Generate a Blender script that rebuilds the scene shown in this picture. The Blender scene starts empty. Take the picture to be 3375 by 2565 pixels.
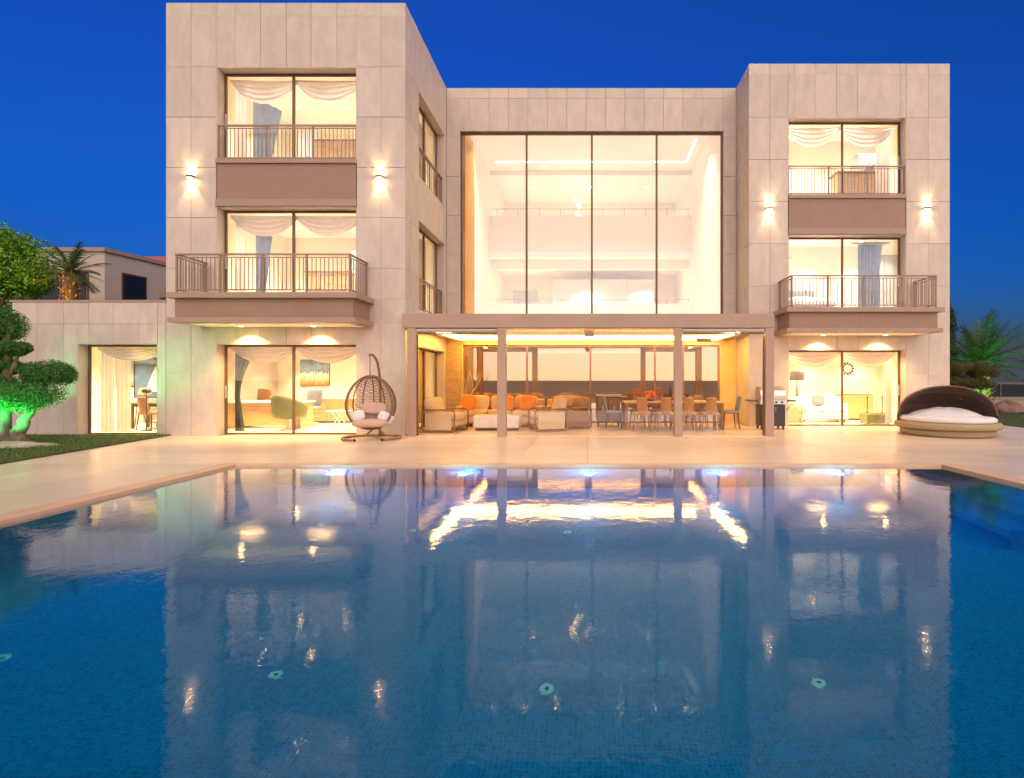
import bpy, bmesh, math, random
from mathutils import Vector, Matrix
R = math.radians
PI = math.pi
sc = bpy.context.scene
col = sc.collection
random.seed(7)

# ------------------------------------------------------------------ camera, sky, sun, exposure
cam = bpy.data.objects.new('camera', bpy.data.cameras.new('camera'))
col.objects.link(cam)
cam.location = (0, 0, 1.35)
cam.rotation_euler = (R(90), 0, 0)
cam.data.sensor_width = 36
cam.data.lens = 18.85
cam.data.shift_x = -0.0735
cam.data.shift_y = -0.009
cam.data.clip_end = 3000
sc.camera = cam

SUN_ROT = 162           # the afterglow stands behind the camera
world = bpy.data.worlds.new('World'); sc.world = world
world.use_nodes = True
wn = world.node_tree
sky = wn.nodes.new('ShaderNodeTexSky')
sky.sky_type = 'NISHITA'; sky.sun_disc = False
sky.sun_elevation = R(0.38); sky.sun_rotation = R(SUN_ROT)
sky.ozone_density = 6.8; sky.air_density = 1.0; sky.dust_density = 0.3
wn.links.new(sky.outputs[0], wn.nodes['Background'].inputs[0])
wn.nodes['Background'].inputs[1].default_value = 0.15

sun = bpy.data.lights.new('sun', 'SUN')
sun.energy = 0.94; sun.angle = R(125); sun.color = (1.0, 0.775, 0.50)
so = bpy.data.objects.new('sun', sun); col.objects.link(so)
so.rotation_euler = (R(90 - 24), 0, R(180 - SUN_ROT))

sc.view_settings.view_transform = 'Standard'
sc.view_settings.look = 'None'
sc.view_settings.exposure = 2.5
sc.view_settings.gamma = 1.0
sc.view_settings.use_curve_mapping = False
sc.render.engine = 'CYCLES'
cy = sc.cycles
cy.use_denoising = True
cy.max_bounces = 10; cy.diffuse_bounces = 5; cy.glossy_bounces = 5
cy.transmission_bounces = 8; cy.transparent_max_bounces = 24
cy.sample_clamp_indirect = 4.0
cy.sample_clamp_direct = 0
cy.caustics_reflective = False; cy.caustics_refractive = True
cy.blur_glossy = 0.5

# ------------------------------------------------------------------ materials
def nodes(name):
    m = bpy.data.materials.new(name); m.use_nodes = True
    nt = m.node_tree
    return m, nt, nt.nodes['Principled BSDF'], nt.nodes['Material Output']

def mat(name, c, rough=0.6, metal=0.0, var=0.0, scale=6.0, bump=0.0, bscale=40.0, obj_rand=0.0,
        island=0.0, sheen=0.0, coat=0.0, trans=0.0, stretch=None, c2=None, detail=5.0):
    """colour c varied by noise; optional random tint per object or per mesh island"""
    m, nt, b, out = nodes(name)
    N = nt.nodes; L = nt.links
    b.inputs['Roughness'].default_value = rough
    b.inputs['Metallic'].default_value = metal
    if sheen: b.inputs['Sheen Weight'].default_value = sheen
    if coat:
        b.inputs['Coat Weight'].default_value = coat; b.inputs['Coat Roughness'].default_value = 0.08
    b.inputs['Base Color'].default_value = (*c, 1)
    tc = N.new('ShaderNodeTexCoord')
    vec = tc.outputs['Object']
    if stretch:
        mp = N.new('ShaderNodeMapping'); mp.inputs['Scale'].default_value = stretch
        L.new(vec, mp.inputs['Vector']); vec = mp.outputs['Vector']
    cur = None
    if var or c2:
        n = N.new('ShaderNodeTexNoise'); n.inputs['Scale'].default_value = scale
        n.inputs['Detail'].default_value = detail; n.inputs['Roughness'].default_value = 0.6
        if obj_rand:
            oi = N.new('ShaderNodeObjectInfo')
            ad = N.new('ShaderNodeVectorMath'); ad.operation = 'ADD'
            sc2 = N.new('ShaderNodeMath'); sc2.operation = 'MULTIPLY'; sc2.inputs[1].default_value = 57.0
            L.new(oi.outputs['Random'], sc2.inputs[0])
            L.new(vec, ad.inputs[0]); L.new(sc2.outputs[0], ad.inputs[1])
            L.new(ad.outputs[0], n.inputs['Vector'])
        else:
            L.new(vec, n.inputs['Vector'])
        rp = N.new('ShaderNodeValToRGB')
        rp.color_ramp.elements[0].position = 0.3; rp.color_ramp.elements[1].position = 0.72
        d = c2 if c2 else tuple(x * (1 - var) for x in c)
        u = c if c2 else tuple(min(1, x * (1 + var)) for x in c)
        rp.color_ramp.elements[0].color = (*d, 1); rp.color_ramp.elements[1].color = (*u, 1)
        L.new(n.outputs['Fac'], rp.inputs['Fac']); cur = rp.outputs['Color']
    for amt, src in ((obj_rand, 'o'), (island, 'i')):
        if not amt: continue
        if src == 'o':
            o = N.new('ShaderNodeObjectInfo').outputs['Random']
        else:
            o = N.new('ShaderNodeNewGeometry').outputs['Random Per Island']
        mr = N.new('ShaderNodeMapRange')
        mr.inputs['To Min'].default_value = 1 - amt; mr.inputs['To Max'].default_value = 1 + amt
        L.new(o, mr.inputs['Value'])
        hs = N.new('ShaderNodeHueSaturation')
        hs.inputs['Color'].default_value = (*c, 1)
        if cur is not None: L.new(cur, hs.inputs['Color'])
        L.new(mr.outputs[0], hs.inputs['Value'])
        cur = hs.outputs['Color']
    if cur is not None: L.new(cur, b.inputs['Base Color'])
    if bump:
        n2 = N.new('ShaderNodeTexNoise'); n2.inputs['Scale'].default_value = bscale; n2.inputs['Detail'].default_value = 4
        L.new(vec, n2.inputs['Vector'])
        bp = N.new('ShaderNodeBump'); bp.inputs['Strength'].default_value = bump; bp.inputs['Distance'].default_value = 0.02
        L.new(n2.outputs['Fac'], bp.inputs['Height']); L.new(bp.outputs[0], b.inputs['Normal'])
    if trans:
        t = N.new('ShaderNodeBsdfTranslucent'); mx = N.new('ShaderNodeMixShader'); mx.inputs[0].default_value = trans
        if cur is not None: L.new(cur, t.inputs['Color'])
        else: t.inputs['Color'].default_value = (*c, 1)
        L.new(b.outputs[0], mx.inputs[1]); L.new(t.outputs[0], mx.inputs[2]); L.new(mx.outputs[0], out.inputs['Surface'])
    return m

def emit(name, c, s):
    m, nt, b, out = nodes(name)
    e = nt.nodes.new('ShaderNodeEmission'); e.inputs[0].default_value = (*c, 1); e.inputs[1].default_value = s
    nt.links.new(e.outputs[0], out.inputs['Surface']); return m

def glass(name, r0, tint=(1, 1, 1), rough=0.0, refl=(1, 1, 1)):
    """clear pane: transparent with a mirror share that grows towards grazing angles"""
    m, nt, b, out = nodes(name)
    N = nt.nodes; L = nt.links
    g = N.new('ShaderNodeNewGeometry')
    dp = N.new('ShaderNodeVectorMath'); dp.operation = 'DOT_PRODUCT'
    L.new(g.outputs['Incoming'], dp.inputs[0]); L.new(g.outputs['Normal'], dp.inputs[1])
    ab = N.new('ShaderNodeMath'); ab.operation = 'ABSOLUTE'; L.new(dp.outputs['Value'], ab.inputs[0])
    iv = N.new('ShaderNodeMath'); iv.operation = 'SUBTRACT'; iv.inputs[0].default_value = 1; L.new(ab.outputs[0], iv.inputs[1])
    pw = N.new('ShaderNodeMath'); pw.operation = 'POWER'; pw.inputs[1].default_value = 5; L.new(iv.outputs[0], pw.inputs[0])
    ma = N.new('ShaderNodeMath'); ma.operation = 'MULTIPLY_ADD'
    ma.inputs[1].default_value = 1 - r0; ma.inputs[2].default_value = r0; L.new(pw.outputs[0], ma.inputs[0])
    t = N.new('ShaderNodeBsdfTransparent'); t.inputs[0].default_value = (*tint, 1)
    gl = N.new('ShaderNodeBsdfGlossy'); gl.inputs['Roughness'].default_value = rough
    gl.inputs['Color'].default_value = (*refl, 1)
    mx = N.new('ShaderNodeMixShader')
    L.new(ma.outputs[0], mx.inputs[0]); L.new(t.outputs[0], mx.inputs[1]); L.new(gl.outputs[0], mx.inputs[2])
    L.new(mx.outputs[0], out.inputs['Surface'])
    return m

def water_mat():
    m, nt, b, out = nodes('pool_water')
    N = nt.nodes; L = nt.links
    tc = N.new('ShaderNodeTexCoord')
    n1 = N.new('ShaderNodeTexNoise'); n1.inputs['Scale'].default_value = 5.5; n1.inputs['Detail'].default_value = 4
    n1.inputs['Roughness'].default_value = 0.55; n1.inputs['Distortion'].default_value = 0.6
    n2 = N.new('ShaderNodeTexNoise'); n2.inputs['Scale'].default_value = 0.8; n2.inputs['Detail'].default_value = 2
    L.new(tc.outputs['Object'], n1.inputs['Vector']); L.new(tc.outputs['Object'], n2.inputs['Vector'])
    ad = N.new('ShaderNodeMath'); ad.operation = 'MULTIPLY_ADD'; ad.inputs[1].default_value = 0.9
    L.new(n2.outputs['Fac'], ad.inputs[0]); L.new(n1.outputs['Fac'], ad.inputs[2])
    n3 = N.new('ShaderNodeTexNoise'); n3.inputs['Scale'].default_value = 19; n3.inputs['Detail'].default_value = 2
    mp3 = N.new('ShaderNodeMapping'); mp3.inputs['Scale'].default_value = (1.0, 1.6, 1.0)
    L.new(tc.outputs['Object'], mp3.inputs[0]); L.new(mp3.outputs[0], n3.inputs['Vector'])
    a3 = N.new('ShaderNodeMath'); a3.operation = 'MULTIPLY_ADD'; a3.inputs[1].default_value = 0.20
    L.new(n3.outputs['Fac'], a3.inputs[0]); L.new(ad.outputs[0], a3.inputs[2])
    bp = N.new('ShaderNodeBump'); bp.inputs['Strength'].default_value = 0.09; bp.inputs['Distance'].default_value = 0.015
    L.new(a3.outputs[0], bp.inputs['Height'])
    # mirror share: small looking down, growing steeply towards grazing angles
    g = N.new('ShaderNodeNewGeometry'); dp = N.new('ShaderNodeVectorMath'); dp.operation = 'DOT_PRODUCT'
    L.new(g.outputs['Incoming'], dp.inputs[0]); L.new(g.outputs['Normal'], dp.inputs[1])
    ab = N.new('ShaderNodeMath'); ab.operation = 'ABSOLUTE'; L.new(dp.outputs['Value'], ab.inputs[0])
    iv = N.new('ShaderNodeMath'); iv.operation = 'SUBTRACT'; iv.inputs[0].default_value = 1; L.new(ab.outputs[0], iv.inputs[1])
    pw = N.new('ShaderNodeMath'); pw.operation = 'POWER'; pw.inputs[1].default_value = 9.0; L.new(iv.outputs[0], pw.inputs[0])
    fr = N.new('ShaderNodeMath'); fr.operation = 'MULTIPLY_ADD'; fr.use_clamp = True
    fr.inputs[1].default_value = 3.1; fr.inputs[2].default_value = 0.026; L.new(pw.outputs[0], fr.inputs[0])
    gl = N.new('ShaderNodeBsdfGlossy'); gl.inputs['Roughness'].default_value = 0.012; gl.inputs['Color'].default_value = (0.95, 0.96, 0.98, 1)
    rf = N.new('ShaderNodeBsdfRefraction'); rf.inputs['IOR'].default_value = 1.33; rf.inputs['Roughness'].default_value = 0.0
    rf.inputs['Color'].default_value = (0.35, 0.88, 1.0, 1)
    for s in (gl, rf): L.new(bp.outputs[0], s.inputs['Normal'])
    mx = N.new('ShaderNodeMixShader')
    L.new(fr.outputs[0], mx.inputs[0]); L.new(rf.outputs[0], mx.inputs[1]); L.new(gl.outputs[0], mx.inputs[2])
    L.new(mx.outputs[0], out.inputs['Surface'])
    return m

def tile_mat():
    m, nt, b, out = nodes('pool_mosaic')
    N = nt.nodes; L = nt.links
    tc = N.new('ShaderNodeTexCoord')
    br = N.new('ShaderNodeTexBrick'); br.offset = 0.0
    br.inputs['Scale'].default_value = 1.0
    br.inputs['Brick Width'].default_value = 0.03; br.inputs['Row Height'].default_value = 0.03
    br.inputs['Mortar Size'].default_value = 0.0022
    br.inputs['Color1'].default_value = (0.002, 0.23, 0.41, 1); br.inputs['Color2'].default_value = (0.001, 0.155, 0.29, 1)
    br.inputs['Mortar'].default_value = (0.004, 0.28, 0.47, 1); br.inputs['Bias'].default_value = 0
    L.new(tc.outputs['UV'], br.inputs['Vector'])
    L.new(br.outputs['Color'], b.inputs['Base Color'])
    b.inputs['Roughness'].default_value = 0.35
    return m

def paint_mat():
    """abstract cityscape canvas: soft blue above, pale strokes, warm ochre below"""
    m, nt, b, out = nodes('canvas_painting')
    N = nt.nodes; L = nt.links
    tc = N.new('ShaderNodeTexCoord'); sp = N.new('ShaderNodeSeparateXYZ'); L.new(tc.outputs['Generated'], sp.inputs[0])
    n = N.new('ShaderNodeTexNoise'); n.inputs['Scale'].default_value = 7; n.inputs['Detail'].default_value = 6
    mp = N.new('ShaderNodeMapping'); mp.inputs['Scale'].default_value = (2.2, 1, 0.6)
    L.new(tc.outputs['Generated'], mp.inputs[0]); L.new(mp.outputs[0], n.inputs['Vector'])
    ad = N.new('ShaderNodeMath'); ad.operation = 'MULTIPLY_ADD'; ad.inputs[1].default_value = 0.7
    L.new(n.outputs['Fac'], ad.inputs[0])
    sb = N.new('ShaderNodeMath'); sb.operation = 'SUBTRACT'; sb.inputs[1].default_value = 0.35
    L.new(sp.outputs['Z'], sb.inputs[0]); L.new(sb.outputs[0], ad.inputs[2])
    rp = N.new('ShaderNodeValToRGB'); e = rp.color_ramp.elements
    e[0].position = 0.0; e[0].color = (0.25, 0.12, 0.04, 1)
    e[1].position = 1.0; e[1].color = (0.03, 0.08, 0.2, 1)
    for p, c in ((0.25, (0.45, 0.3, 0.12, 1)), (0.42, (0.4, 0.42, 0.4, 1)), (0.55, (0.06, 0.12, 0.2, 1)), (0.72, (0.2, 0.3, 0.42, 1))):
        k = e.new(p); k.color = c
    L.new(ad.outputs[0], rp.inputs[0]); L.new(rp.outputs[0], b.inputs['Base Color'])
    return m

M = {}
M['stone'] = mat('stone_cladding', (0.58, 0.495, 0.43), 0.55, var=0.10, scale=2.6, bump=0.12, bscale=9, obj_rand=0.045, stretch=(1.6, 1.6, 0.7))
M['mortar'] = mat('wall_core', (0.42, 0.35, 0.30), 0.9)
M['taupe'] = mat('taupe_render', (0.32, 0.195, 0.135), 0.55, var=0.06, scale=2.0, bump=0.05, bscale=60)
M['taupe_lip'] = mat('taupe_ledge', (0.36, 0.25, 0.19), 0.5, var=0.06, scale=3.0)
M['pergola'] = mat('pergola_render', (0.40, 0.27, 0.20), 0.5, var=0.07, scale=1.3, bump=0.04)
M['bronze'] = mat('bronze_frame', (0.15, 0.08, 0.035), 0.4, metal=0.15)
M['rail'] = mat('railing_bronze', (0.27, 0.185, 0.135), 0.4, metal=0.3)
M['plaster'] = mat('cream_plaster', (0.76, 0.69, 0.58), 0.7, var=0.02, scale=2)
M['plaster_warm'] = mat('ochre_plaster', (0.82, 0.58, 0.24), 0.7, var=0.12, scale=1.5)
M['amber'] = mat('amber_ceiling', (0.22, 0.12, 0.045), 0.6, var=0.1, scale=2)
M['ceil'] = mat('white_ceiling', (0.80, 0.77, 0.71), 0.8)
M['int_floor'] = mat('indoor_marble', (0.66, 0.57, 0.45), 0.22, var=0.05, scale=1.2)
M['terrace'] = mat('terrace_marble', (0.72, 0.57, 0.43), 0.28, var=0.09, obj_rand=0.06, scale=0.9, stretch=(0.5, 1.6, 1), detail=8)
M['slab_bed'] = mat('paving_joint', (0.30, 0.21, 0.15), 0.85)
M['coping'] = mat('coping_stone', (0.72, 0.46, 0.28), 0.42, var=0.10, scale=2.5)
M['joint'] = mat('coping_joint', (0.55, 0.18, 0.05), 0.7)
M['glass'] = glass('window_glass', 0.05)
M['glass_dusk'] = glass('dusk_tint_door_glass', 0.30, (0.82, 0.78, 0.70), refl=(1, 0.80, 0.74))  # pink dusk glow is put into the mirror colour of these doors
M['glass_hall'] = glass('hall_glass', 0.10)
M['glass_clear'] = glass('frameless_glass', 0.03)
M['glass_teal'] = glass('teal_fence_glass', 0.10, (0.10, 0.30, 0.36))
M['water'] = water_mat()
M['tile'] = tile_mat()
M['nosing'] = mat('pale_step_tile', (0.012, 0.24, 0.40), 0.4)
M['ground'] = mat('dry_ground', (0.16, 0.13, 0.095), 0.9, var=0.3, scale=0.15)
M['soil'] = mat('lawn_soil', (0.05, 0.06, 0.02), 0.95, var=0.3, scale=3)
M['blade'] = mat('grass_blade', (0.10, 0.19, 0.018), 0.6, island=0.45, trans=0.25)
M['hill'] = mat('scrub_hill', (0.03, 0.05, 0.08), 0.95, var=0.55, scale=0.06, detail=8)
M['leaf_ficus'] = mat('ficus_leaf', (0.15, 0.36, 0.015), 0.45, island=0.6, trans=0.25)
M['leaf_bonsai'] = mat('bonsai_leaf', (0.045, 0.165, 0.022), 0.5, island=0.55, trans=0.2)
M['leaf_olive'] = mat('dry_bonsai_leaf', (0.10, 0.10, 0.025), 0.5, island=0.5, trans=0.2)
M['leaf_palm'] = mat('palm_leaf', (0.055, 0.12, 0.03), 0.45, island=0.4, trans=0.25)
M['leaf_dark'] = mat('cypress_leaf', (0.02, 0.045, 0.015), 0.6, island=0.5)
M['bark'] = mat('bark', (0.17, 0.12, 0.08), 0.9, var=0.4, scale=9, bump=0.6, bscale=25, stretch=(2, 2, 0.4))
M['palm_bark'] = mat('palm_bark', (0.30, 0.16, 0.05), 0.85, var=0.35, scale=9, bump=0.5)
M['rock'] = mat('pale_rock', (0.36, 0.32, 0.27), 0.85, var=0.25, scale=4, bump=0.7, bscale=9)
M['rock_red'] = mat('red_rock', (0.30, 0.17, 0.14), 0.85, var=0.3, scale=3, bump=0.7, bscale=7)
M['wallbeige'] = mat('garden_wall_render', (0.38, 0.33, 0.26), 0.8, var=0.08, scale=1.5)
M['wicker'] = mat('brown_wicker', (0.22, 0.105, 0.05), 0.6, var=0.35, scale=30)
M['wicker_bed'] = mat('beige_wicker', (0.40, 0.30, 0.17), 0.65, var=0.18, scale=45, stretch=(1, 1, 3), bump=0.5, bscale=90)
M['tan_metal'] = mat('tan_steel', (0.30, 0.19, 0.11), 0.45, metal=0.3)
M['canopy'] = mat('brown_canopy_fabric', (0.13, 0.07, 0.045), 0.75, var=0.15, scale=6, sheen=0.3)
M['white_fab'] = mat('white_fabric', (0.72, 0.69, 0.70), 0.85, var=0.04, scale=5, sheen=0.2, bump=0.15, bscale=120)
M['pink_fab'] = mat('blush_fabric', (0.55, 0.36, 0.28), 0.85, var=0.06, scale=6, sheen=0.2, bump=0.15, bscale=120)
M['cream_fab'] = mat('cream_fabric', (0.62, 0.42, 0.20), 0.85, var=0.05, scale=5, bump=0.15, bscale=120)
M['linen_fab'] = mat('linen_fabric', (0.58, 0.43, 0.26), 0.85, var=0.05, scale=5, bump=0.15, bscale=120)
M['tan_fab'] = mat('tan_fabric', (0.44, 0.20, 0.06), 0.7, var=0.12, scale=5)
M['orange_fab'] = mat('orange_fabric', (0.75, 0.23, 0.02), 0.8, var=0.10, scale=5, bump=0.1, bscale=120)
M['grey_fab'] = mat('grey_fabric', (0.22, 0.22, 0.24), 0.85, var=0.1, scale=6)
M['green_leather'] = mat('olive_leather', (0.16, 0.17, 0.05), 0.4, var=0.15, scale=6)
M['brown_leather'] = mat('brown_leather', (0.28, 0.13, 0.05), 0.4, var=0.15, scale=6)
M['sheer'] = mat('sheer_curtain', (0.78, 0.68, 0.58), 0.85, trans=0.35, var=0.03)
M['blush_sheer'] = mat('blush_curtain', (0.72, 0.54, 0.42), 0.85, trans=0.3, var=0.03)
M['blue_drape'] = mat('slate_curtain', (0.22, 0.29, 0.40), 0.85, trans=0.12, var=0.1)
M['gold_drape'] = mat('gold_curtain', (0.50, 0.36, 0.13), 0.8, trans=0.2, var=0.1)
M['olive_drape'] = mat('dark_curtain', (0.06, 0.07, 0.045), 0.8)
M['wood'] = mat('walnut_wood', (0.26, 0.12, 0.045), 0.42, var=0.3, scale=5, stretch=(0.5, 4, 4))
M['wood_light'] = mat('oak_wood', (0.50, 0.32, 0.14), 0.42, var=0.2, scale=5, stretch=(0.5, 4, 4))
M['amber_wood'] = mat('amber_veneer', (0.55, 0.25, 0.05), 0.4, var=0.2, scale=4, stretch=(4, 4, 0.5))
M['wood_dark'] = mat('dark_wood', (0.07, 0.03, 0.018), 0.4, var=0.3, scale=5, stretch=(0.5, 4, 4))
M['grey_lacquer'] = mat('grey_lacquer', (0.40, 0.42, 0.44), 0.35)
M['white_lacquer'] = mat('white_lacquer', (0.74, 0.72, 0.68), 0.3)
M['marble'] = mat('white_marble', (0.74, 0.68, 0.62), 0.2, c2=(0.60, 0.52, 0.47), scale=3)
M['black'] = mat('black_enamel', (0.014, 0.012, 0.012), 0.35, coat=0.4)
M['shade'] = mat('charcoal_lampshade', (0.05, 0.045, 0.05), 0.8)
M['steel'] = mat('brushed_steel', (0.62, 0.60, 0.58), 0.28, metal=0.95)
M['plastic'] = mat('white_plastic', (0.72, 0.74, 0.66), 0.4)
M['aluminium'] = mat('roller_aluminium', (0.50, 0.45, 0.43), 0.4, metal=0.4)
M['branch'] = mat('dry_branch', (0.62, 0.45, 0.22), 0.8, var=0.2, scale=20)
M['house_far'] = mat('far_house_stone', (0.52, 0.43, 0.37), 0.7, var=0.08, scale=1.2)
M['dark_glass'] = mat('unlit_window', (0.008, 0.008, 0.010), 0.35)
M['roof_tile'] = mat('red_roof_tile', (0.42, 0.10, 0.05), 0.7, var=0.2, scale=8, island=0.25)
M['painting'] = paint_mat()
M['sail_sky'] = mat('picture_blue', (0.10, 0.17, 0.30), 0.6, var=0.2, scale=3)
M['blueglass'] = mat('smoky_mirror', (0.16, 0.20, 0.26), 0.08, coat=0.5)
M['flower'] = mat('orange_flower', (0.75, 0.20, 0.03), 0.6, island=0.4)
M['fixture'] = mat('dark_green_fixture', (0.02, 0.06, 0.03), 0.4)
M['led_warm'] = emit('led_warm', (1.0, 0.55, 0.13), 15)
M['led_soft'] = emit('led_soft', (1.0, 0.60, 0.20), 4.0)
M['led_white'] = emit('led_white', (1.0, 0.86, 0.66), 1.2)
M['bulb'] = emit('bulb_warm', (1.0, 0.60, 0.22), 16.0)
M['bulb_sconce'] = emit('bulb_sconce', (1.0, 0.62, 0.24), 38.0)
M['bulb_pool'] = emit('bulb_pool', (0.08, 0.62, 1.0), 3.0)
M['bulb_green'] = emit('bulb_green', (0.1, 1.0, 0.35), 3.0)
M['shade_lit'] = emit('lit_lampshade', (1.0, 0.55, 0.2), 0.35)

# ------------------------------------------------------------------ mesh helpers
class MB:
    def __init__(s): s.v = []; s.f = []
    def add(s, vs, fs):
        o = len(s.v); s.v += [tuple(v) for v in vs]; s.f += [tuple(i + o for i in f) for f in fs]; return s
    def box(s, x0, x1, y0, y1, z0, z1):
        return s.add([(x0, y0, z0), (x1, y0, z0), (x1, y1, z0), (x0, y1, z0), (x0, y0, z1), (x1, y0, z1), (x1, y1, z1), (x0, y1, z1)],
                     [(0, 3, 2, 1), (4, 5, 6, 7), (0, 1, 5, 4), (1, 2, 6, 5), (2, 3, 7, 6), (3, 0, 4, 7)])
    def obox(s, mtx, sx, sy, sz):
        m = MB().box(-sx / 2, sx / 2, -sy / 2, sy / 2, -sz / 2, sz / 2)
        return s.add([mtx @ Vector(v) for v in m.v], m.f)
    def prism(s, pts, z0, z1):
        n = len(pts)
        return s.add([(x, y, z0) for x, y in pts] + [(x, y, z1) for x, y in pts],
                     [tuple(range(n))[::-1], tuple(range(n, 2 * n))] + [(i, (i + 1) % n, n + (i + 1) % n, n + i) for i in range(n)])
    def tube(s, path, r, n=8, closed=False):
        P = [Vector(p) for p in path]; k = len(P)
        rr = r if isinstance(r, (list, tuple)) else [r] * k
        vs = []; prev = None
        for i, p in enumerate(P):
            if closed: d = P[(i + 1) % k] - P[i - 1]
            else: d = P[min(i + 1, k - 1)] - P[max(i - 1, 0)]
            d.normalize()
            if prev is None:
                a = Vector((0, 0, 1)) if abs(d.z) < 0.9 else Vector((1, 0, 0))
                u = d.cross(a).normalized()
            else:
                u = (prev - d * prev.dot(d)).normalized()
            prev = u; w = d.cross(u)
            for j in range(n):
                a = 2 * PI * j / n
                vs.append(p + (u * math.cos(a) + w * math.sin(a)) * rr[i])
        fs = []
        for i in range(k if closed else k - 1):
            a = i * n; b = ((i + 1) % k) * n
            for j in range(n): fs.append((a + j, a + (j + 1) % n, b + (j + 1) % n, b + j))
        if not closed: fs += [tuple(range(n))[::-1], tuple(range((k - 1) * n, k * n))]
        return s.add(vs, fs)
    def lathe(s, prof, n=24, c=(0, 0, 0), sx=1, sy=1):
        k = len(prof); vs = []
        for r, z in prof:
            for j in range(n):
                a = 2 * PI * j / n; vs.append((c[0] + r * math.cos(a) * sx, c[1] + r * math.sin(a) * sy, c[2] + z))
        fs = [(i * n + j, i * n + (j + 1) % n, (i + 1) * n + (j + 1) % n, (i + 1) * n + j) for i in range(k - 1) for j in range(n)]
        fs += [tuple(range(n))[::-1], tuple(range((k - 1) * n, k * n))]
        return s.add(vs, fs)
    def grid(s, nu, nv, fn):
        vs = [fn(i / nu, j / nv) for j in range(nv + 1) for i in range(nu + 1)]
        return s.add(vs, [(j * (nu + 1) + i, j * (nu + 1) + i + 1, (j + 1) * (nu + 1) + i + 1, (j + 1) * (nu + 1) + i) for j in range(nv) for i in range(nu)])
    def pillow(s, c, r, e1=0.5, e2=0.4, mtx=None, nu=20, nv=10):
        """superellipsoid cushion"""
        sp = lambda a, e: math.copysign(abs(a) ** e, a)
        vs = []; fs = []
        for j in range(nv + 1):
            v = -PI / 2 + PI * j / nv
            for i in range(nu):
                u = 2 * PI * i / nu
                p = Vector((r[0] * sp(math.cos(v), e1) * sp(math.cos(u), e2), r[1] * sp(math.cos(v), e1) * sp(math.sin(u), e2), r[2] * sp(math.sin(v), e1)))
                if mtx: p = mtx @ p
                vs.append(p + Vector(c))
        for j in range(nv):
            for i in range(nu): fs.append((j * nu + i, j * nu + (i + 1) % nu, (j + 1) * nu + (i + 1) % nu, (j + 1) * nu + i))
        return s.add(vs, fs)
    def mesh(s, name, m, smooth=False, bevel=0, seg=2):
        me = bpy.data.meshes.new(name); me.from_pydata(s.v, [], s.f)
        if bevel or smooth:
            bm = bmesh.new(); bm.from_mesh(me)
            if smooth: bmesh.ops.remove_doubles(bm, verts=bm.verts, dist=1e-5)
            if bevel: bmesh.ops.bevel(bm, geom=bm.edges[:], offset=bevel, segments=seg, affect='EDGES', profile=0.5)
            bm.to_mesh(me); bm.free()
        if smooth: me.polygons.foreach_set('use_smooth', [True] * len(me.polygons))
        me.materials.append(M[m] if isinstance(m, str) else m)
        return me
    def build(s, name, m, parent=None, smooth=False, bevel=0, seg=2):
        o = bpy.data.objects.new(name, s.mesh(name, m, smooth, bevel, seg)); col.objects.link(o)
        if parent: o.parent = parent
        return o

def tag(o, label=None, cat=None, group=None, kind=None):
    if label: o['label'] = label
    if cat: o['category'] = cat
    if group: o['group'] = group
    if kind: o['kind'] = kind
    return o
def thing(name, label, cat, loc=(0, 0, 0), rz=0, group=None):
    o = bpy.data.objects.new(name, None); col.objects.link(o)
    o.empty_display_size = 0.1; o.location = loc; o.rotation_euler = (0, 0, rz)
    return tag(o, label, cat, group)
def copy_tree(o, parent=None):
    c = o.copy(); col.objects.link(c)
    if parent: c.parent = parent
    for ch in list(o.children): copy_tree(ch, c)
    return c
def inst(me, name, loc, parent=None, rot=(0, 0, 0)):
    o = bpy.data.objects.new(name, me); col.objects.link(o); o.location = loc; o.rotation_euler = rot
    if parent: o.parent = parent
    return o
def RX(a): return Matrix.Rotation(a, 4, 'X')
def RY(a): return Matrix.Rotation(a, 4, 'Y')
def RZ(a): return Matrix.Rotation(a, 4, 'Z')
def T(x, y, z): return Matrix.Translation((x, y, z))

def lamp(kind, parent, loc, d, energy, color, size=0.1, cone=120, blend=0.4):
    l = bpy.data.lights.new('lamp', kind); l.energy = energy; l.color = color
    if kind == 'SPOT': l.spot_size = R(cone); l.spot_blend = blend; l.shadow_soft_size = size
    elif kind == 'AREA': l.shape = 'DISK'; l.size = size; l.spread = R(cone)
    else: l.shadow_soft_size = size
    o = bpy.data.objects.new('lamp', l); col.objects.link(o); o.parent = parent; o.location = loc
    o.rotation_euler = Vector(d).to_track_quat('-Z', 'Y').to_euler()
    return o

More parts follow.
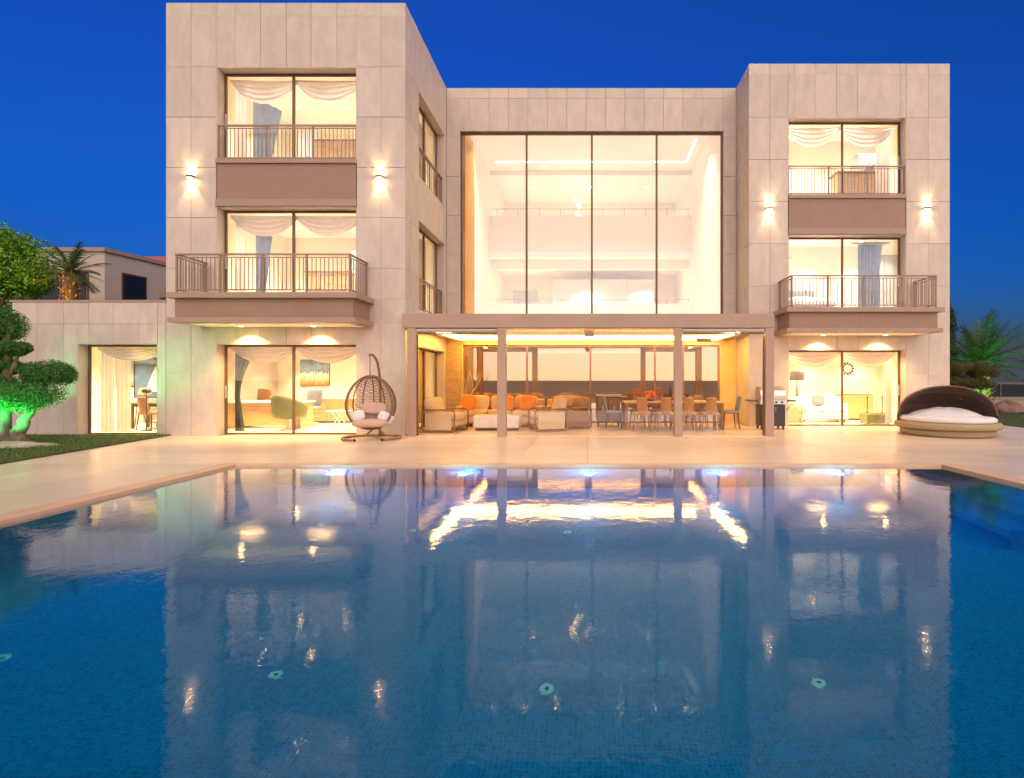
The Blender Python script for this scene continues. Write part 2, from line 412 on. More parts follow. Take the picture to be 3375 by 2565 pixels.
# walls made as one shell with openings: axis 'y' spans X (u) and Z (v); axis 'x' spans Y (u) and Z (v)
def wall(name, axis, a0, a1, u0, u1, v0, v1, holes, m, parent):
    us = sorted({u0, u1, *[max(u0, min(u1, h[k])) for h in holes for k in (0, 1)]})
    vs = sorted({v0, v1, *[max(v0, min(v1, h[k])) for h in holes for k in (2, 3)]})
    solid = lambda i, j: 0 <= i < len(us) - 1 and 0 <= j < len(vs) - 1 and not any(
        h[0] < (us[i] + us[i + 1]) / 2 < h[1] and h[2] < (vs[j] + vs[j + 1]) / 2 < h[3] for h in holes)
    P = (lambda a, u, v: (u, a, v)) if axis == 'y' else (lambda a, u, v: (a, u, v))
    if axis == 'z': P = lambda a, u, v: (u, v, a)
    b = MB()
    for i in range(len(us) - 1):
        for j in range(len(vs) - 1):
            if not solid(i, j): continue
            A, B, Cc, D = us[i], us[i + 1], vs[j], vs[j + 1]
            q = lambda pts: b.add(pts, [(0, 1, 2, 3)])
            q([P(a0, A, Cc), P(a0, B, Cc), P(a0, B, D), P(a0, A, D)])
            q([P(a1, B, Cc), P(a1, A, Cc), P(a1, A, D), P(a1, B, D)])
            if not solid(i - 1, j): q([P(a1, A, Cc), P(a0, A, Cc), P(a0, A, D), P(a1, A, D)])
            if not solid(i + 1, j): q([P(a0, B, Cc), P(a1, B, Cc), P(a1, B, D), P(a0, B, D)])
            if not solid(i, j - 1): q([P(a0, B, Cc), P(a0, A, Cc), P(a1, A, Cc), P(a1, B, Cc)])
            if not solid(i, j + 1): q([P(a0, A, D), P(a0, B, D), P(a1, B, D), P(a1, A, D)])
    o = b.build(name, m, parent)
    bm = bmesh.new(); bm.from_mesh(o.data)
    bmesh.ops.remove_doubles(bm, verts=bm.verts, dist=1e-5); bmesh.ops.recalc_face_normals(bm, faces=bm.faces)
    bm.to_mesh(o.data); bm.free()
    return o

def minus(r, h):
    a, b, c, d = r; x0, x1, z0, z1 = h
    if x0 >= b or x1 <= a or z0 >= d or z1 <= c: return [r]
    out = []
    if a < x0: out.append((a, x0, c, d))
    if x1 < b: out.append((x1, b, c, d))
    a2, b2 = max(a, x0), min(b, x1)
    if c < z0: out.append((a2, b2, c, z0))
    if z1 < d: out.append((a2, b2, z1, d))
    return out

panel_cache = {}
GAP = 0.005
def clad(axis, plane, sgn, us, vs, holes, parent):
    """stone facade panels, each an object; front face at 'plane', looking towards sgn on the axis"""
    for i in range(len(us) - 1):
        for j in range(len(vs) - 1):
            rs = [(us[i], us[i + 1], vs[j], vs[j + 1])]
            for h in holes: rs = [q for r in rs for q in minus(r, h)]
            for a, b, c, d in rs:
                w, hh = b - a - GAP, d - c - GAP
                if w < 0.03 or hh < 0.03: continue
                key = (axis, sgn, round(w, 2), round(hh, 2))
                if key not in panel_cache:
                    w, hh = round(w, 2), round(hh, 2)
                    mb = MB()
                    t0, t1 = (0, -sgn * 0.024) if sgn < 0 else (-0.024, 0)
                    if axis == 'y': mb.box(-w / 2, w / 2, min(t0, t1), max(t0, t1), -hh / 2, hh / 2)
                    else: mb.box(min(t0, t1), max(t0, t1), -w / 2, w / 2, -hh / 2, hh / 2)
                    panel_cache[key] = mb.mesh('stone_panel', 'stone', bevel=0.0025, seg=1)
                off = random.uniform(-0.0015, 0.0015)
                loc = ((a + b) / 2, plane + off, (c + d) / 2) if axis == 'y' else (plane + off, (a + b) / 2, (c + d) / 2)
                inst(panel_cache[key], 'stone_panel', loc, parent)

# ------------------------------------------------------------------ ground, terrace, pool, lawns, hills
def sheet(name, z0, z1, x0, x1, y0, y1, holes, m):
    o = wall(name, 'z', z0, z1, x0, x1, y0, y1, holes, m, None)
    return tag(o, kind='structure')
POOL = (-5.87, 5.88, 0.75, 8.67)         # outer edge of the coping
WAT = (-5.58, 5.62, 1.05, 8.50)          # water
sheet('ground', -0.5, -0.03, -900, 900, -900, 900, [(POOL[0], POOL[1], POOL[2], POOL[3])], 'ground')
sheet('terrace', -0.029, -0.006, -22, 26, -8, 16.85, [(POOL[0], POOL[1], POOL[2], POOL[3])], 'slab_bed')
sheet('pool_coping', -0.12, 0.006, POOL[0] + .028, POOL[1] - .028, POOL[2] + .028, POOL[3] - .028, [WAT], 'coping')
sheet('coping_joint', -0.12, 0.001, POOL[0], POOL[1], POOL[2], POOL[3], [(POOL[0] + .028, POOL[1] - .028, POOL[2] + .028, POOL[3] - .028)], 'joint')
# paving slabs laid on the terrace bed, each its own piece
bed_top = bpy.data.objects['terrace']
slab_cache = {}
def pave():
    holes = [(POOL[0], POOL[1], POOL[2], POOL[3]), (-16, -4.20, 13.0, 18), (4.69, 11, 15.5, 18)]
    xs = [POOL[0] - 1.2 * k for k in range(4, 0, -1)] + [POOL[0] + k * (POOL[1] - POOL[0]) / 10 for k in range(11)] + [POOL[1] + 1.2 * k for k in range(1, 9)]
    ys = [POOL[3] - 1.2 * k for k in range(6, 0, -1)] + [POOL[3] + 1.083 * k for k in range(8)]
    ys[-1] = 16.80
    for i in range(len(xs) - 1):
        for j in range(len(ys) - 1):
            rs = [(xs[i], xs[i + 1], ys[j], ys[j + 1])]
            for h in holes: rs = [q for r in rs for q in minus(r, h)]
            for a, b_, c, d in rs:
                w_, h_ = b_ - a - .004, d - c - .004
                if w_ < .05 or h_ < .05: continue
                key = (round(w_, 2), round(h_, 2))
                if key not in slab_cache:
                    slab_cache[key] = MB().box(-w_ / 2, w_ / 2, -h_ / 2, h_ / 2, -.020, 0).mesh('paving_slab', 'terrace', bevel=.002, seg=1)
                inst(slab_cache[key], 'paving_slab', ((a + b_) / 2, (c + d) / 2, random.uniform(-.0008, .0008)), bed_top)
pave()
# basin with UVs in metres so the mosaic lies true on floor and walls
def basin():
    x0, x1, y0, y1 = WAT; zt, zb = -0.121, -1.55
    fa = [([(x0, y0, zb), (x1, y0, zb), (x1, y1, zb), (x0, y1, zb)], 'xy'),
          ([(x0, y1, zb), (x1, y1, zb), (x1, y1, zt), (x0, y1, zt)], 'xz'),
          ([(x1, y0, zb), (x0, y0, zb), (x0, y0, zt), (x1, y0, zt)], 'xz'),
          ([(x0, y0, zb), (x0, y1, zb), (x0, y1, zt), (x0, y0, zt)], 'yz'),
          ([(x1, y1, zb), (x1, y0, zb), (x1, y0, zt), (x1, y1, zt)], 'yz')]
    # three steps running down from the right edge at the far corner
    for k in range(3):
        sx0 = x1 - 0.4 * (k + 1); sx1 = x1 - 0.4 * k; zz = -0.30 - 0.28 * k; ya = 5.6
        fa += [([(sx0, ya, zz), (sx1, ya, zz), (sx1, y1, zz), (sx0, y1, zz)], 'xy'),
               ([(sx0, y1, zz - .3), (sx0, ya, zz - .3), (sx0, ya, zz), (sx0, y1, zz)], 'yz'),
               ([(sx0, ya, zb), (sx1, ya, zb), (sx1, ya, zz), (sx0, ya, zz)], 'xz')]
    for k in range(3):
        xe = x1 - 0.4 * (k + 1); zz = -0.30 - 0.28 * k
        MB().box(xe - .004, xe + .05, 5.6, y1 - .002, zz - .05, zz + .004).build('pool_step_nosing', 'nosing')['kind'] = 'structure'
    vs, fs, uv = [], [], []
    for pts, pl in fa:
        fs.append(tuple(range(len(vs), len(vs) + 4))); vs += pts
        uv += [{'xy': (p[0], p[1]), 'xz': (p[0], p[2]), 'yz': (p[1], p[2])}[pl] for p in pts]
    me = bpy.data.meshes.new('pool_basin'); me.from_pydata(vs, [], fs)
    l = me.uv_layers.new(name='UV')
    for i, q in enumerate(uv): l.data[i].uv = q
    me.materials.append(M['tile'])
    return tag(inst(me, 'pool_basin', (0, 0, 0)), kind='structure')
basin()
b = MB(); b.add([(WAT[0], WAT[2], 0), (WAT[1], WAT[2], 0), (WAT[1], WAT[3], 0), (WAT[0], WAT[3], 0)], [(0, 1, 2, 3)])
w = b.build('water', 'water'); w.location = (0, 0, -0.03); tag(w, kind='structure')

def blades(name, poly, n, z, h=0.05):
    xs = [p[0] for p in poly]; ys = [p[1] for p in poly]
    def inside(x, y):
        c = False; k = len(poly)
        for i in range(k):
            (a, b_), (c_, d) = poly[i], poly[i - 1]
            if (b_ > y) != (d > y) and x < (c_ - a) * (y - b_) / (d - b_) + a: c = not c
        return c
    mb = MB(); k = 0
    while k < n:
        x = random.uniform(min(xs), max(xs)); y = random.uniform(min(ys), max(ys))
        if not inside(x, y): continue
        k += 1
        a = random.uniform(0, 2 * PI); hh = h * random.uniform(0.5, 1.25); w_ = 0.006
        dx, dy = math.cos(a) * w_, math.sin(a) * w_
        lx, ly = random.uniform(-.6, .6) * hh, random.uniform(-.6, .6) * hh
        mb.add([(x - dx, y - dy, z), (x + dx, y + dy, z), (x + lx, y + ly, z + hh)], [(0, 1, 2)])
    o = mb.build(name, 'blade'); return tag(o, kind='stuff')
lawnL = [(-21, 8.2), (-9.30, 8.2), (-10.08, 12.99), (-13.9, 12.99), (-21, 12.99)]
lawnR = [(12.2, 14.2), (26, 13.5), (26, 23.6), (11.2, 23.6), (11.2, 17.2), (12.5, 16.8)]
for nm, pl in (('lawn', lawnL), ('lawn', lawnR)):
    tag(MB().prism(pl, 0.001, 0.022).build(nm, 'soil'), kind='structure')
tag(blades('grass', lawnL, 26000, 0.02), 'short mown grass on the lawn left of the terrace', 'grass')
tag(blades('grass', lawnR, 16000, 0.02), 'short mown grass on the lawn right of the villa', 'grass')

def ridge(name, x0, x1, y, hfn, depth, m, n=60, nv=14):
    mb = MB()
    def fn(u, v):
        x = x0 + (x1 - x0) * u
        yy = y + depth * (v - 0.5)
        z = hfn(u) * math.sin(PI * min(1, max(0, v))) ** 1.2 * (1 + 0.10 * math.sin(u * 37 + v * 21) + 0.06 * math.sin(u * 91 - v * 33))
        return (x, yy, z - 0.6)
    mb.grid(n, nv, fn); return tag(mb.build(name, m, smooth=True), kind='structure')
ridge('hill', 120, 620, 360, lambda u: 16 + 9 * math.sin(u * 6.0 + .6) ** 2 + 3 * math.sin(u * 23), 160, 'hill')


# ------------------------------------------------------------------ the villa
villa = thing('villa', 'pale stone three storey villa with two towers round a tall glazed hall, all rooms lit', 'house', (0, 13, 0))
villa.location = (0, 0, 0)
ROWS = [0.0, 0.27, 1.49, 2.71, 3.31, 4.055, 5.28, 6.50, 7.72, 8.94, 10.17, 10.49]
OPL = (-9.0, -5.59); OPR = (5.81, 9.22)
FL = [(0.0, 2.23), (3.2, 5.55), (6.70, 8.94)]
def holes_front(op): return [(op[0], op[1], a, b) for a, b in FL]
# left tower
XL = [-10.216, -9.609, -9.0, -8.54, -7.93, -7.30, -6.70, -6.07, -5.59, -5.007, -4.412]
hl = [(OPL[0], OPL[1], 0, 2.23), (OPL[0], OPL[1], 3.2, 8.94)]
wall('wall', 'y', 13.025, 13.34, -10.19, -4.44, 0.0, 10.47, hl, 'mortar', villa)
clad('y', 13.0, -1, XL, ROWS, hl, villa)
YS = [13.0, 13.43, 14.04, 14.65, 15.28, 15.90, 16.59, 16.80]
hs = [(14.04, 16.59, a, b) for a, b in FL]
wall('wall', 'x', -4.74, -4.437, 13.345, 20.0, 0.0, 10.47, hs, 'mortar', villa)
clad('x', -4.412, 1, YS, ROWS, hs, villa)
MB().box(-10.2, -9.93, 13.345, 20, 0, 10.47).build('wall', 'mortar', villa)
# right tower
XR = [4.671, 5.28, 5.81, 5.98, 6.585, 7.20, 7.81, 8.43, 9.05, 9.22, 9.86, 10.48]
hr = [(OPR[0], OPR[1], 0, 2.23), (OPR[0], OPR[1], 3.2, 8.94)]
wall('wall', 'y', 15.525, 15.84, 4.70, 10.46, 0.0, 10.47, hr, 'mortar', villa)
clad('y', 15.5, -1, XR, ROWS, hr, villa)
MB().box(4.696, 4.95, 15.845, 20, 0, 10.47).build('wall', 'mortar', villa)
clad('x', 4.671, -1, [15.53, 16.14, 16.80], ROWS, [], villa)
MB().box(10.2, 10.455, 15.845, 20, 0, 10.47).build('wall', 'mortar', villa)
# centre block
CX = [-4.40, -3.99] + [-3.68 + 0.607 * k for k in range(13)] + [4.265, 4.66]
hc = [(-3.99, 4.265, 3.15, 9.14), (-3.89, 4.16, 0, 2.44)]
wall('wall', 'y', 16.825, 17.05, -4.435, 4.69, 0.0, 10.47, hc, 'mortar', villa)
clad('y', 16.8, -1, CX, ROWS, [(-3.99, 4.265, 3.15, 9.14), (-5, 5, 0, 3.0)], villa)
wall('render_wall', 'y', 16.79, 16.824, -4.40, 4.66, 0.0, 2.99, [(-3.89, 4.16, 0, 2.44)], 'plaster_warm', villa)
# low wing at the left
WX = [-13.95, -13.34, -12.70, -12.09, -11.49, -10.87, -10.42, -10.22]
hw = [(-12.38, -10.42, 0, 2.23)]
wall('wall', 'y', 13.025, 13.34, -13.93, -10.195, 0.0, 3.23, hw, 'mortar', villa)
clad('y', 13.0, -1, WX, [0, 0.27, 1.49, 2.70, 3.25], hw, villa)
MB().box(-13.93, -13.75, 13.345, 17.4, 0, 3.23).build('wall', 'mortar', villa)
MB().box(-14.0, -10.19, 12.985, 17.5, 3.232, 3.285).build('roof_coping', 'taupe_lip', villa)
MB().box(-13.95, -10.205, 13.36, 17.4, 3.0, 3.2).build('roof', 'stone', villa)
for (x0, x1, y0) in ((-10.2, -4.43, 13.03), (4.69, 10.47, 15.53), (-4.42, 4.68, 16.83)):
    MB().box(x0, x1, y0 + .32, 25.5 if x0 == -4.42 else 20, 10.05, 10.2).build('roof', 'stone', villa)
# jambs and soffits of the openings, lined in the same stone
def reveal(axis, op, z0, z1, a0, a1, sides):
    for s in sides:
        mb = MB()
        if axis == 'y':
            if s == 'l': mb.box(op[0] - .0, op[0] + .018, a0, a1, z0, z1)
            if s == 'r': mb.box(op[1] - .018, op[1], a0, a1, z0, z1)
            if s == 't': mb.box(op[0] + .019, op[1] - .019, a0, a1, z1 - .018, z1)
        else:
            if s == 'l': mb.box(a0, a1, op[0], op[0] + .018, z0, z1)
            if s == 'r': mb.box(a0, a1, op[1] - .018, op[1], z0, z1)
            if s == 't': mb.box(a0, a1, op[0] + .019, op[1] - .019, z1 - .018, z1)
        mb.build('reveal', 'stone', villa)
for a, b_ in FL:
    reveal('y', OPL, a, b_, 13.003, 13.34, 'lrt'); reveal('y', OPR, a, b_, 15.503, 15.84, 'lrt')
    reveal('x', (14.04, 16.59), a, b_, -4.74, -4.415, 'lrt')
reveal('y', (-12.38, -10.42), 0, 2.23, 13.003, 13.34, 'lrt')

# windows: a frame of bars with panes (and a handle) as its sub-parts
def window(axis, a, u0, u1, z0, z1, mull, g='glass', fw=0.045, fd=0.06, handle=None, stag=True, m='bronze'):
    P = (lambda b, p, q, r_, s_, t0, t1: b.box(p, q, t0, t1, r_, s_)) if axis == 'y' else (lambda b, p, q, r_, s_, t0, t1: b.box(t0, t1, p, q, r_, s_))
    b = MB()
    P(b, u0, u1, z1 - fw, z1, a, a + fd); P(b, u0, u1, z0, z0 + fw * .6, a, a + fd)
    P(b, u0, u0 + fw, z0 + fw * .6, z1 - fw, a, a + fd); P(b, u1 - fw, u1, z0 + fw * .6, z1 - fw, a, a + fd)
    for c in mull:
        P(b, c - fw * .62, c + fw * .62, z0 + fw * .6, z1 - fw, a + .002, a + fd - .002)
    f = b.build('window', m, villa, bevel=0.004, seg=1)
    ed = [u0 + fw] + [x for c in mull for x in (c - fw * .62, c + fw * .62)] + [u1 - fw]
    for k in range(0, len(ed), 2):
        o = 0.018 if (stag and (k // 2) % 2) else 0
        P(MB(), ed[k], ed[k + 1], z0 + fw * .6, z1 - fw, a + fd * .35 + o, a + fd * .35 + o + .010).build('pane', g, f)
    if handle:
        hb = MB(); hx, hz = handle
        hb.box(hx - .015, hx + .015, a - .035, a - .02, hz - .16, hz + .16); hb.box(hx - .01, hx + .01, a - .022, a, hz - .13, hz - .10); hb.box(hx - .01, hx + .01, a - .022, a, hz + .10, hz + .13)
        hb.build('handle', 'steel', f)
    return f
for k, (a, b_) in enumerate(FL):
    window('y', 13.27, OPL[0] + .02, OPL[1] - .02, a + .01, b_ - .02, [-7.28], handle=(-8.93, a + 1.05))
    window('y', 15.77, OPR[0] + .02, OPR[1] - .02, a + .01, b_ - .02, [7.51], handle=(9.15, a + 1.05))
    window('x', -4.70, 14.06, 16.57, a + .01, b_ - .02, [15.3])
window('y', 13.27, -12.36, -10.44, 0.01, 2.21, [])
window('y', 16.90, -3.985, 4.26, 3.0, 9.135, [-1.915, 0.145, 2.19], g='glass_hall', fw=0.05, fd=0.09, stag=False)
window('y', 16.86, -3.88, 4.15, 0.01, 2.43, [-1.9, 0.10, 2.13, 3.02], g='glass_dusk', fw=0.05, fd=0.07, m='wood')

# spandrels, balconies, railings
def railing(name, pts, z0, z1, posts, sp=0.095):
    """handrail and bottom rail along pts, balusters and posts hung between them"""
    b = MB()
    for (p, q) in zip(pts[:-1], pts[1:]):
        d = (Vector(q) - Vector(p)); L_ = d.length; ang = math.atan2(d.y, d.x); c = (Vector(p) + Vector(q)) / 2
        b.obox(T(c.x, c.y, z1 - .02) @ RZ(ang), L_ + .045, .055, .035)
        b.obox(T(c.x, c.y, z1 - .085) @ RZ(ang), L_, .022, .022)
        b.obox(T(c.x, c.y, z0 + .015) @ RZ(ang), L_, .03, .025)
    r = b.build(name, 'rail', villa)
    h = z1 - z0
    key = round(h, 2)
    bm_ = MB().box(-.0075, .0075, -.0075, .0075, .02, h - .08).mesh('baluster', 'rail')
    pm_ = MB().box(-.02, .02, -.02, .02, -.05, h - .03).mesh('post', 'rail')
    for (p, q) in zip(pts[:-1], pts[1:]):
        n = max(2, round((Vector(q) - Vector(p)).length / sp))
        for i in range(1, n):
            t = i / n
            inst(bm_, 'baluster', (p[0] + (q[0] - p[0]) * t, p[1] + (q[1] - p[1]) * t, z0), r)
    for p in posts: inst(pm_, 'post', (p[0], p[1], z0), r)
    return r
def spandrel(op, y):
    MB().box(op[0] + .022, op[1] - .022, y + .004, y + .33, 5.72, 6.59).build('spandrel_panel', 'taupe', villa)
    for z0, z1 in ((5.55, 5.718), (6.592, 6.70)):
        MB().box(op[0] + .004, op[1] - .004, y - .045, y + .33, z0, z1).build('ledge', 'taupe_lip', villa, bevel=.006)
    l = op[1] - op[0]
    railing('railing', [(op[0] + .02, y + .06), (op[1] - .02, y + .06)], 6.74, 7.56, [(op[0] + .03, y + .06), (op[0] + l * .35, y + .06), (op[0] + l * .68, y + .06), (op[1] - .03, y + .06)])
spandrel(OPL, 13.0); spandrel(OPR, 15.5)
def balcony(x0, x1, y, yw):
    s = MB().box(x0 + .12, x1 - .12, y + .12, yw - .003, 2.75, 3.18).build('balcony', 'taupe', villa)
    MB().box(x0, x1, y, yw - .004, 3.182, 3.31).build('ledge', 'taupe_lip', s, bevel=.008)
    MB().box(x0 + .02, x1 - .02, y + .02, yw - .004, 2.64, 2.748).build('ledge', 'taupe_lip', s, bevel=.008)
    MB().box(x0 + .25, x1 - .25, y + .2, yw - .01, 2.625, 2.639).build('soffit', 'ceil', s)
    MB().box((x0 + x1) / 2 - .002, (x0 + x1) / 2 + .002, y + .117, y + .121, 2.755, 3.175).build('joint', 'mortar', s)
    a, b_, c = x0 + .2, x1 - .08, y + .1
    a = x0 + .18
    railing('railing', [(a, yw - .02), (a, c), (x1 - .18, c), (x1 - .18, yw - .02)], 3.36, 4.19,
            [(a, c), (x1 - .18, c), (a, yw - .05), (x1 - .18, yw - .05)] + [(a + (x1 - .18 - a) * t, c) for t in (.25, .5, .75)])
balcony(-9.41, -5.16, 11.96, 13.0); balcony(5.37, 9.63, 14.44, 15.5)
MB().box(OPL[0] + .02, OPL[1] - .02, 13.0, 13.26, 3.05, 3.195).build('threshold', 'taupe_lip', villa)
MB().box(OPR[0] + .02, OPR[1] - .02, 15.5, 15.76, 3.05, 3.195).build('threshold', 'taupe_lip', villa)
for a, b_ in FL[1:]:
    railing('railing', [(-4.5, 14.08), (-4.5, 16.55)], a + .06, a + .88, [(-4.5, 14.1), (-4.5, 15.3), (-4.5, 16.53)], sp=0.2)

# rooms: floor, ceiling and plaster walls
def room(x0, x1, y0, y1, z0, z1, left=True, right=True, back='plaster', wallm='plaster', sideholes=None):
    MB().box(x0, x1, y0, y1, z0 - .1, z0).build('floor', 'int_floor', villa)
    MB().box(x0, x1, y0, y1, z1, z1 + .1).build('ceiling', 'ceil', villa)
    MB().box(x0, x1, y1, y1 + .1, z0, z1).build('interior_wall', back, villa)
    if left: MB().box(x0 - .02, x0, y0, y1, z0, z1).build('interior_wall', wallm, villa)
    if right:
        wall('interior_wall', 'x', x1, x1 + .02, y0, y1, z0, z1, sideholes or [], wallm, villa)
room(-13.72, -4.77, 13.36, 17.2, 0.012, 2.62, sideholes=[(14.04, 16.59, 0.0, 2.23)])
room(-9.90, -4.77, 13.36, 17.6, 3.2, 6.0, sideholes=[(14.04, 16.59, 3.2, 5.55)])
room(-9.90, -4.77, 13.36, 17.6, 6.6, 9.7, sideholes=[(14.04, 16.59, 6.7, 8.94)])
room(4.98, 10.17, 15.86, 18.6, 0.012, 2.62)
room(4.98, 10.17, 15.86, 18.8, 3.2, 6.0)
room(4.98, 10.17, 15.86, 18.8, 6.6, 9.7)
# hall, ground level behind the sliding doors
room(-4.40, 4.66, 17.06, 21.0, 0.012, 2.80, back='plaster')
# tall hall above it
MB().box(-4.0, 4.25, 17.06, 26, 2.92, 3.10).build('floor', 'int_floor', villa)
wall('interior_wall', 'x', -4.02, -4.0, 18.8, 26, 3.1, 9.9, [], 'plaster', villa)
wall('interior_wall', 'x', -4.02, -4.0, 17.06, 18.795, 3.1, 9.9, [], 'plaster_warm', villa)
wall('interior_wall', 'x', 4.25, 4.27, 17.06, 26, 3.1, 9.9, [], 'plaster', villa)
wall('ceiling', 'z', 9.9, 10.0, -4.0, 4.25, 17.06, 26, [], 'ceil', villa)
MB().box(-4.0, 4.25, 25.9, 26.0, 3.1, 9.9).build('interior_wall', 'plaster', villa)
MB().box(-4.0, 4.25, 21.95, 22.1, 9.72, 9.898).build('bulkhead', 'ceil', villa)
MB().box(-4.0, 4.25, 21.9, 25.9, 6.35, 6.6).build('gallery_floor', 'ceil', villa)
MB().box(-4.0, 4.25, 21.88, 22.0, 6.602, 8.05).build('parapet', 'plaster', villa)
MB().box(-4.0, 4.25, 21.9, 22.0, 3.1, 4.45).build('parapet', 'plaster', villa)
MB().box(-4.0, 4.25, 22.3, 22.45, 5.95, 6.348).build('bulkhead', 'plaster', villa)
for z, y in ((8.33, 21.92), (4.62, 21.93)):
    r = MB().tube([(-3.98, y, z), (4.23, y, z)], .014, 6).build('handrail', 'rail', villa)
    for k in range(10):
        MB().tube([(-3.7 + k * .87, y + .02, z - .28), (-3.7 + k * .87, y, z)], .012, 5).build('post', 'rail', r)
for x0, x1 in ((-2.05, -1.5), (0.2, 0.62), (3.02, 3.55)):   # lit doorways off the upper gallery
    d = MB().box(x0, x1, 25.86, 25.895, 6.62, 8.85).build('doorway', 'white_lacquer', villa)
for x0, x1 in ((-1.55, 0.1), (0.13, 1.8), (1.83, 3.0)):
    MB().box(x0, x1, 24.3, 24.36, 3.1, 5.9).build('closet_panel', 'grey_lacquer', villa)
MB().box(-3.98, -3.92, 17.2, 18.7, 3.1, 9.2).build('wood_panel', 'amber_wood', villa)
# ceiling slots of light in the hall
MB().box(-3.6, 3.9, 21.0, 21.08, 9.885, 9.899).build('led_strip', 'led_white', villa)
MB().box(3.84, 3.9, 19.0, 20.995, 9.885, 9.899).build('led_strip', 'led_white', villa)

# ------------------------------------------------------------------ lamps; some ceiling downlights are unseen, kept for the light they give
dl_trim = MB().lathe([(0.085, 0.0), (0.085, -0.012), (0.062, -0.014), (0.060, -0.004)], 20).mesh('downlight', 'white_lacquer')
dl_bulb = MB().lathe([(0.058, -0.006), (0.058, -0.009)], 16).mesh('bulb', 'bulb')
def downlight(x, y, z, label, group, energy, color=(1.0, 0.84, 0.60), kind='AREA', cone=120, d=(0, 0, -1)):
    o = inst(dl_trim, 'downlight', (x, y, z)); tag(o, label, 'ceiling light', group)
    inst(dl_bulb, 'bulb', (0, 0, 0), o)
    lamp(kind, o, (0, 0, -0.02), d, energy * (1.4 if kind == 'AREA' else 1), color, 0.11 if kind == 'AREA' else 0.03, 96 if kind == 'AREA' else cone, 0.6)
W1 = (1.0, 0.80, 0.46); W2 = (1.0, 0.88, 0.70); W3 = (1.0, 0.83, 0.62)
def rows(xs, ys, z, label, e, c):
    for x in xs:
        for y in ys:
            ordn = ('first', 'second', 'third', 'fourth', 'fifth', 'sixth', 'seventh')[list(xs).index(x)]
            row = '' if len(ys) == 1 else (' in the front row' if y == ys[0] else ' in the back row')
            downlight(x, y, z, 'round downlight, %s from the left%s of the %s ceiling' % (ordn, row, label), 'downlights in the %s ceiling' % label, e, c)
rows((-12.8, -10.9, -8.8, -6.8), (14.4, 16.2), 2.62, 'study', 12, W1)
rows((-8.8, -7.4, -6.0), (14.4, 16.4), 6.0, 'left middle bedroom', 7.0, W2)
rows((-8.8, -7.4, -6.0), (14.4, 16.4), 9.7, 'left top room', 7.0, W2)
rows((6.0, 7.6, 9.2), (16.4, 17.8), 2.62, 'right sitting room', 7.5, W1)
rows((6.0, 7.6, 9.2), (16.6, 18.0), 6.0, 'right middle bedroom', 7.0, W2)
rows((6.0, 7.6, 9.2), (16.6, 18.0), 9.7, 'right top room', 7.0, W2)
rows([-3.3 + k * 1.12 for k in range(7)], (18.6,), 9.9, 'tall hall', 8, W3)
rows((-2.4, 0.1, 2.6), (23.8,), 9.9, 'upper gallery', 7, W3)
rows((-2.4, 0.1, 2.6), (23.3,), 6.35, 'lower gallery', 17, W3)
rows((-2.8, 0.1, 3.0), (18.6,), 2.80, 'lower hall', 1.5, W1)
for x, y, z, s in ((-8.15, 12.62, 2.624, 'left'), (-6.45, 12.62, 2.624, 'right')):
    downlight(x, y, z, 'round soffit downlight under the left balcony, the %s of its two' % s, 'soffit downlights under the balconies', 52, (1.0, 0.64, 0.26), 'SPOT', 110, (0, .25, -1))
for x, y, z, s in ((6.65, 15.1, 2.624, 'left'), (8.4, 15.1, 2.624, 'right')):
    downlight(x, y, z, 'round soffit downlight under the right balcony, the %s of its two' % s, 'soffit downlights under the balconies', 52, (1.0, 0.64, 0.26), 'SPOT', 110, (0, .25, -1))

def sconce(x, y, z, label):
    o = thing('wall_sconce', label, 'wall lamp', (x, y, z), 0, 'wall sconces on the tower fronts')
    MB().box(-.075, .075, -.10, -.012, -.035, .035).build('body', 'bronze', o, bevel=.006)
    MB().box(-.04, .04, -.012, 0.0, -.05, .05).build('wall_plate', 'bronze', o)
    for s in (1, -1):
        MB().box(-.055, .055, -.088, -.024, s * .0365 - .001, s * .0365 + .001).build('bulb', 'bulb_sconce', o)
        lamp('SPOT', o, (0, -.06, s * .045), (0, .10, s), 13.0 if s < 0 else 8.0, (1.0, 0.66, 0.34), 0.025, 68, 0.4)
sconce(-9.587, 12.997, 6.256, 'small up and down wall sconce on the outer pier of the left tower')
sconce(-5.02, 12.997, 6.256, 'small up and down wall sconce on the left tower pier nearest the tall hall')
sconce(5.25, 15.497, 6.30, 'small up and down wall sconce on the right tower pier nearest the tall hall')
sconce(9.80, 15.497, 6.30, 'small up and down wall sconce on the outer pier of the right tower')

for x, lab in ((-3.99, 'glowing blue pool light under the far edge near the egg chair reflection'), (-1.93, 'glowing blue pool light below the left pergola post'),
               (0.02, 'glowing blue pool light at the middle of the far edge'), (2.10, 'glowing blue pool light below the third pergola post'),
               (3.92, 'glowing blue pool light in front of the right tower doors')):
    o = thing('pool_light', lab, 'pool light', (x, WAT[3], -0.50), 0, 'underwater lights along the far pool wall')
    b = MB(); b.lathe([(.135, 0), (.135, .02), (.11, .035), (.10, .03)], 24); b.v = [(p[0], -p[2], p[1]) for p in b.v]; b.build('rim', 'plastic', o, smooth=False)
    b = MB(); b.lathe([(.0, .036), (.06, .034), (.10, .029)], 24); b.v = [(p[0], -p[2], p[1]) for p in b.v]; b.build('bulb', 'bulb_pool', o)
    lamp('POINT', o, (0, -.16, 0), (0, -1, 0), 7, (0.10, 0.60, 1.0), 0.06)

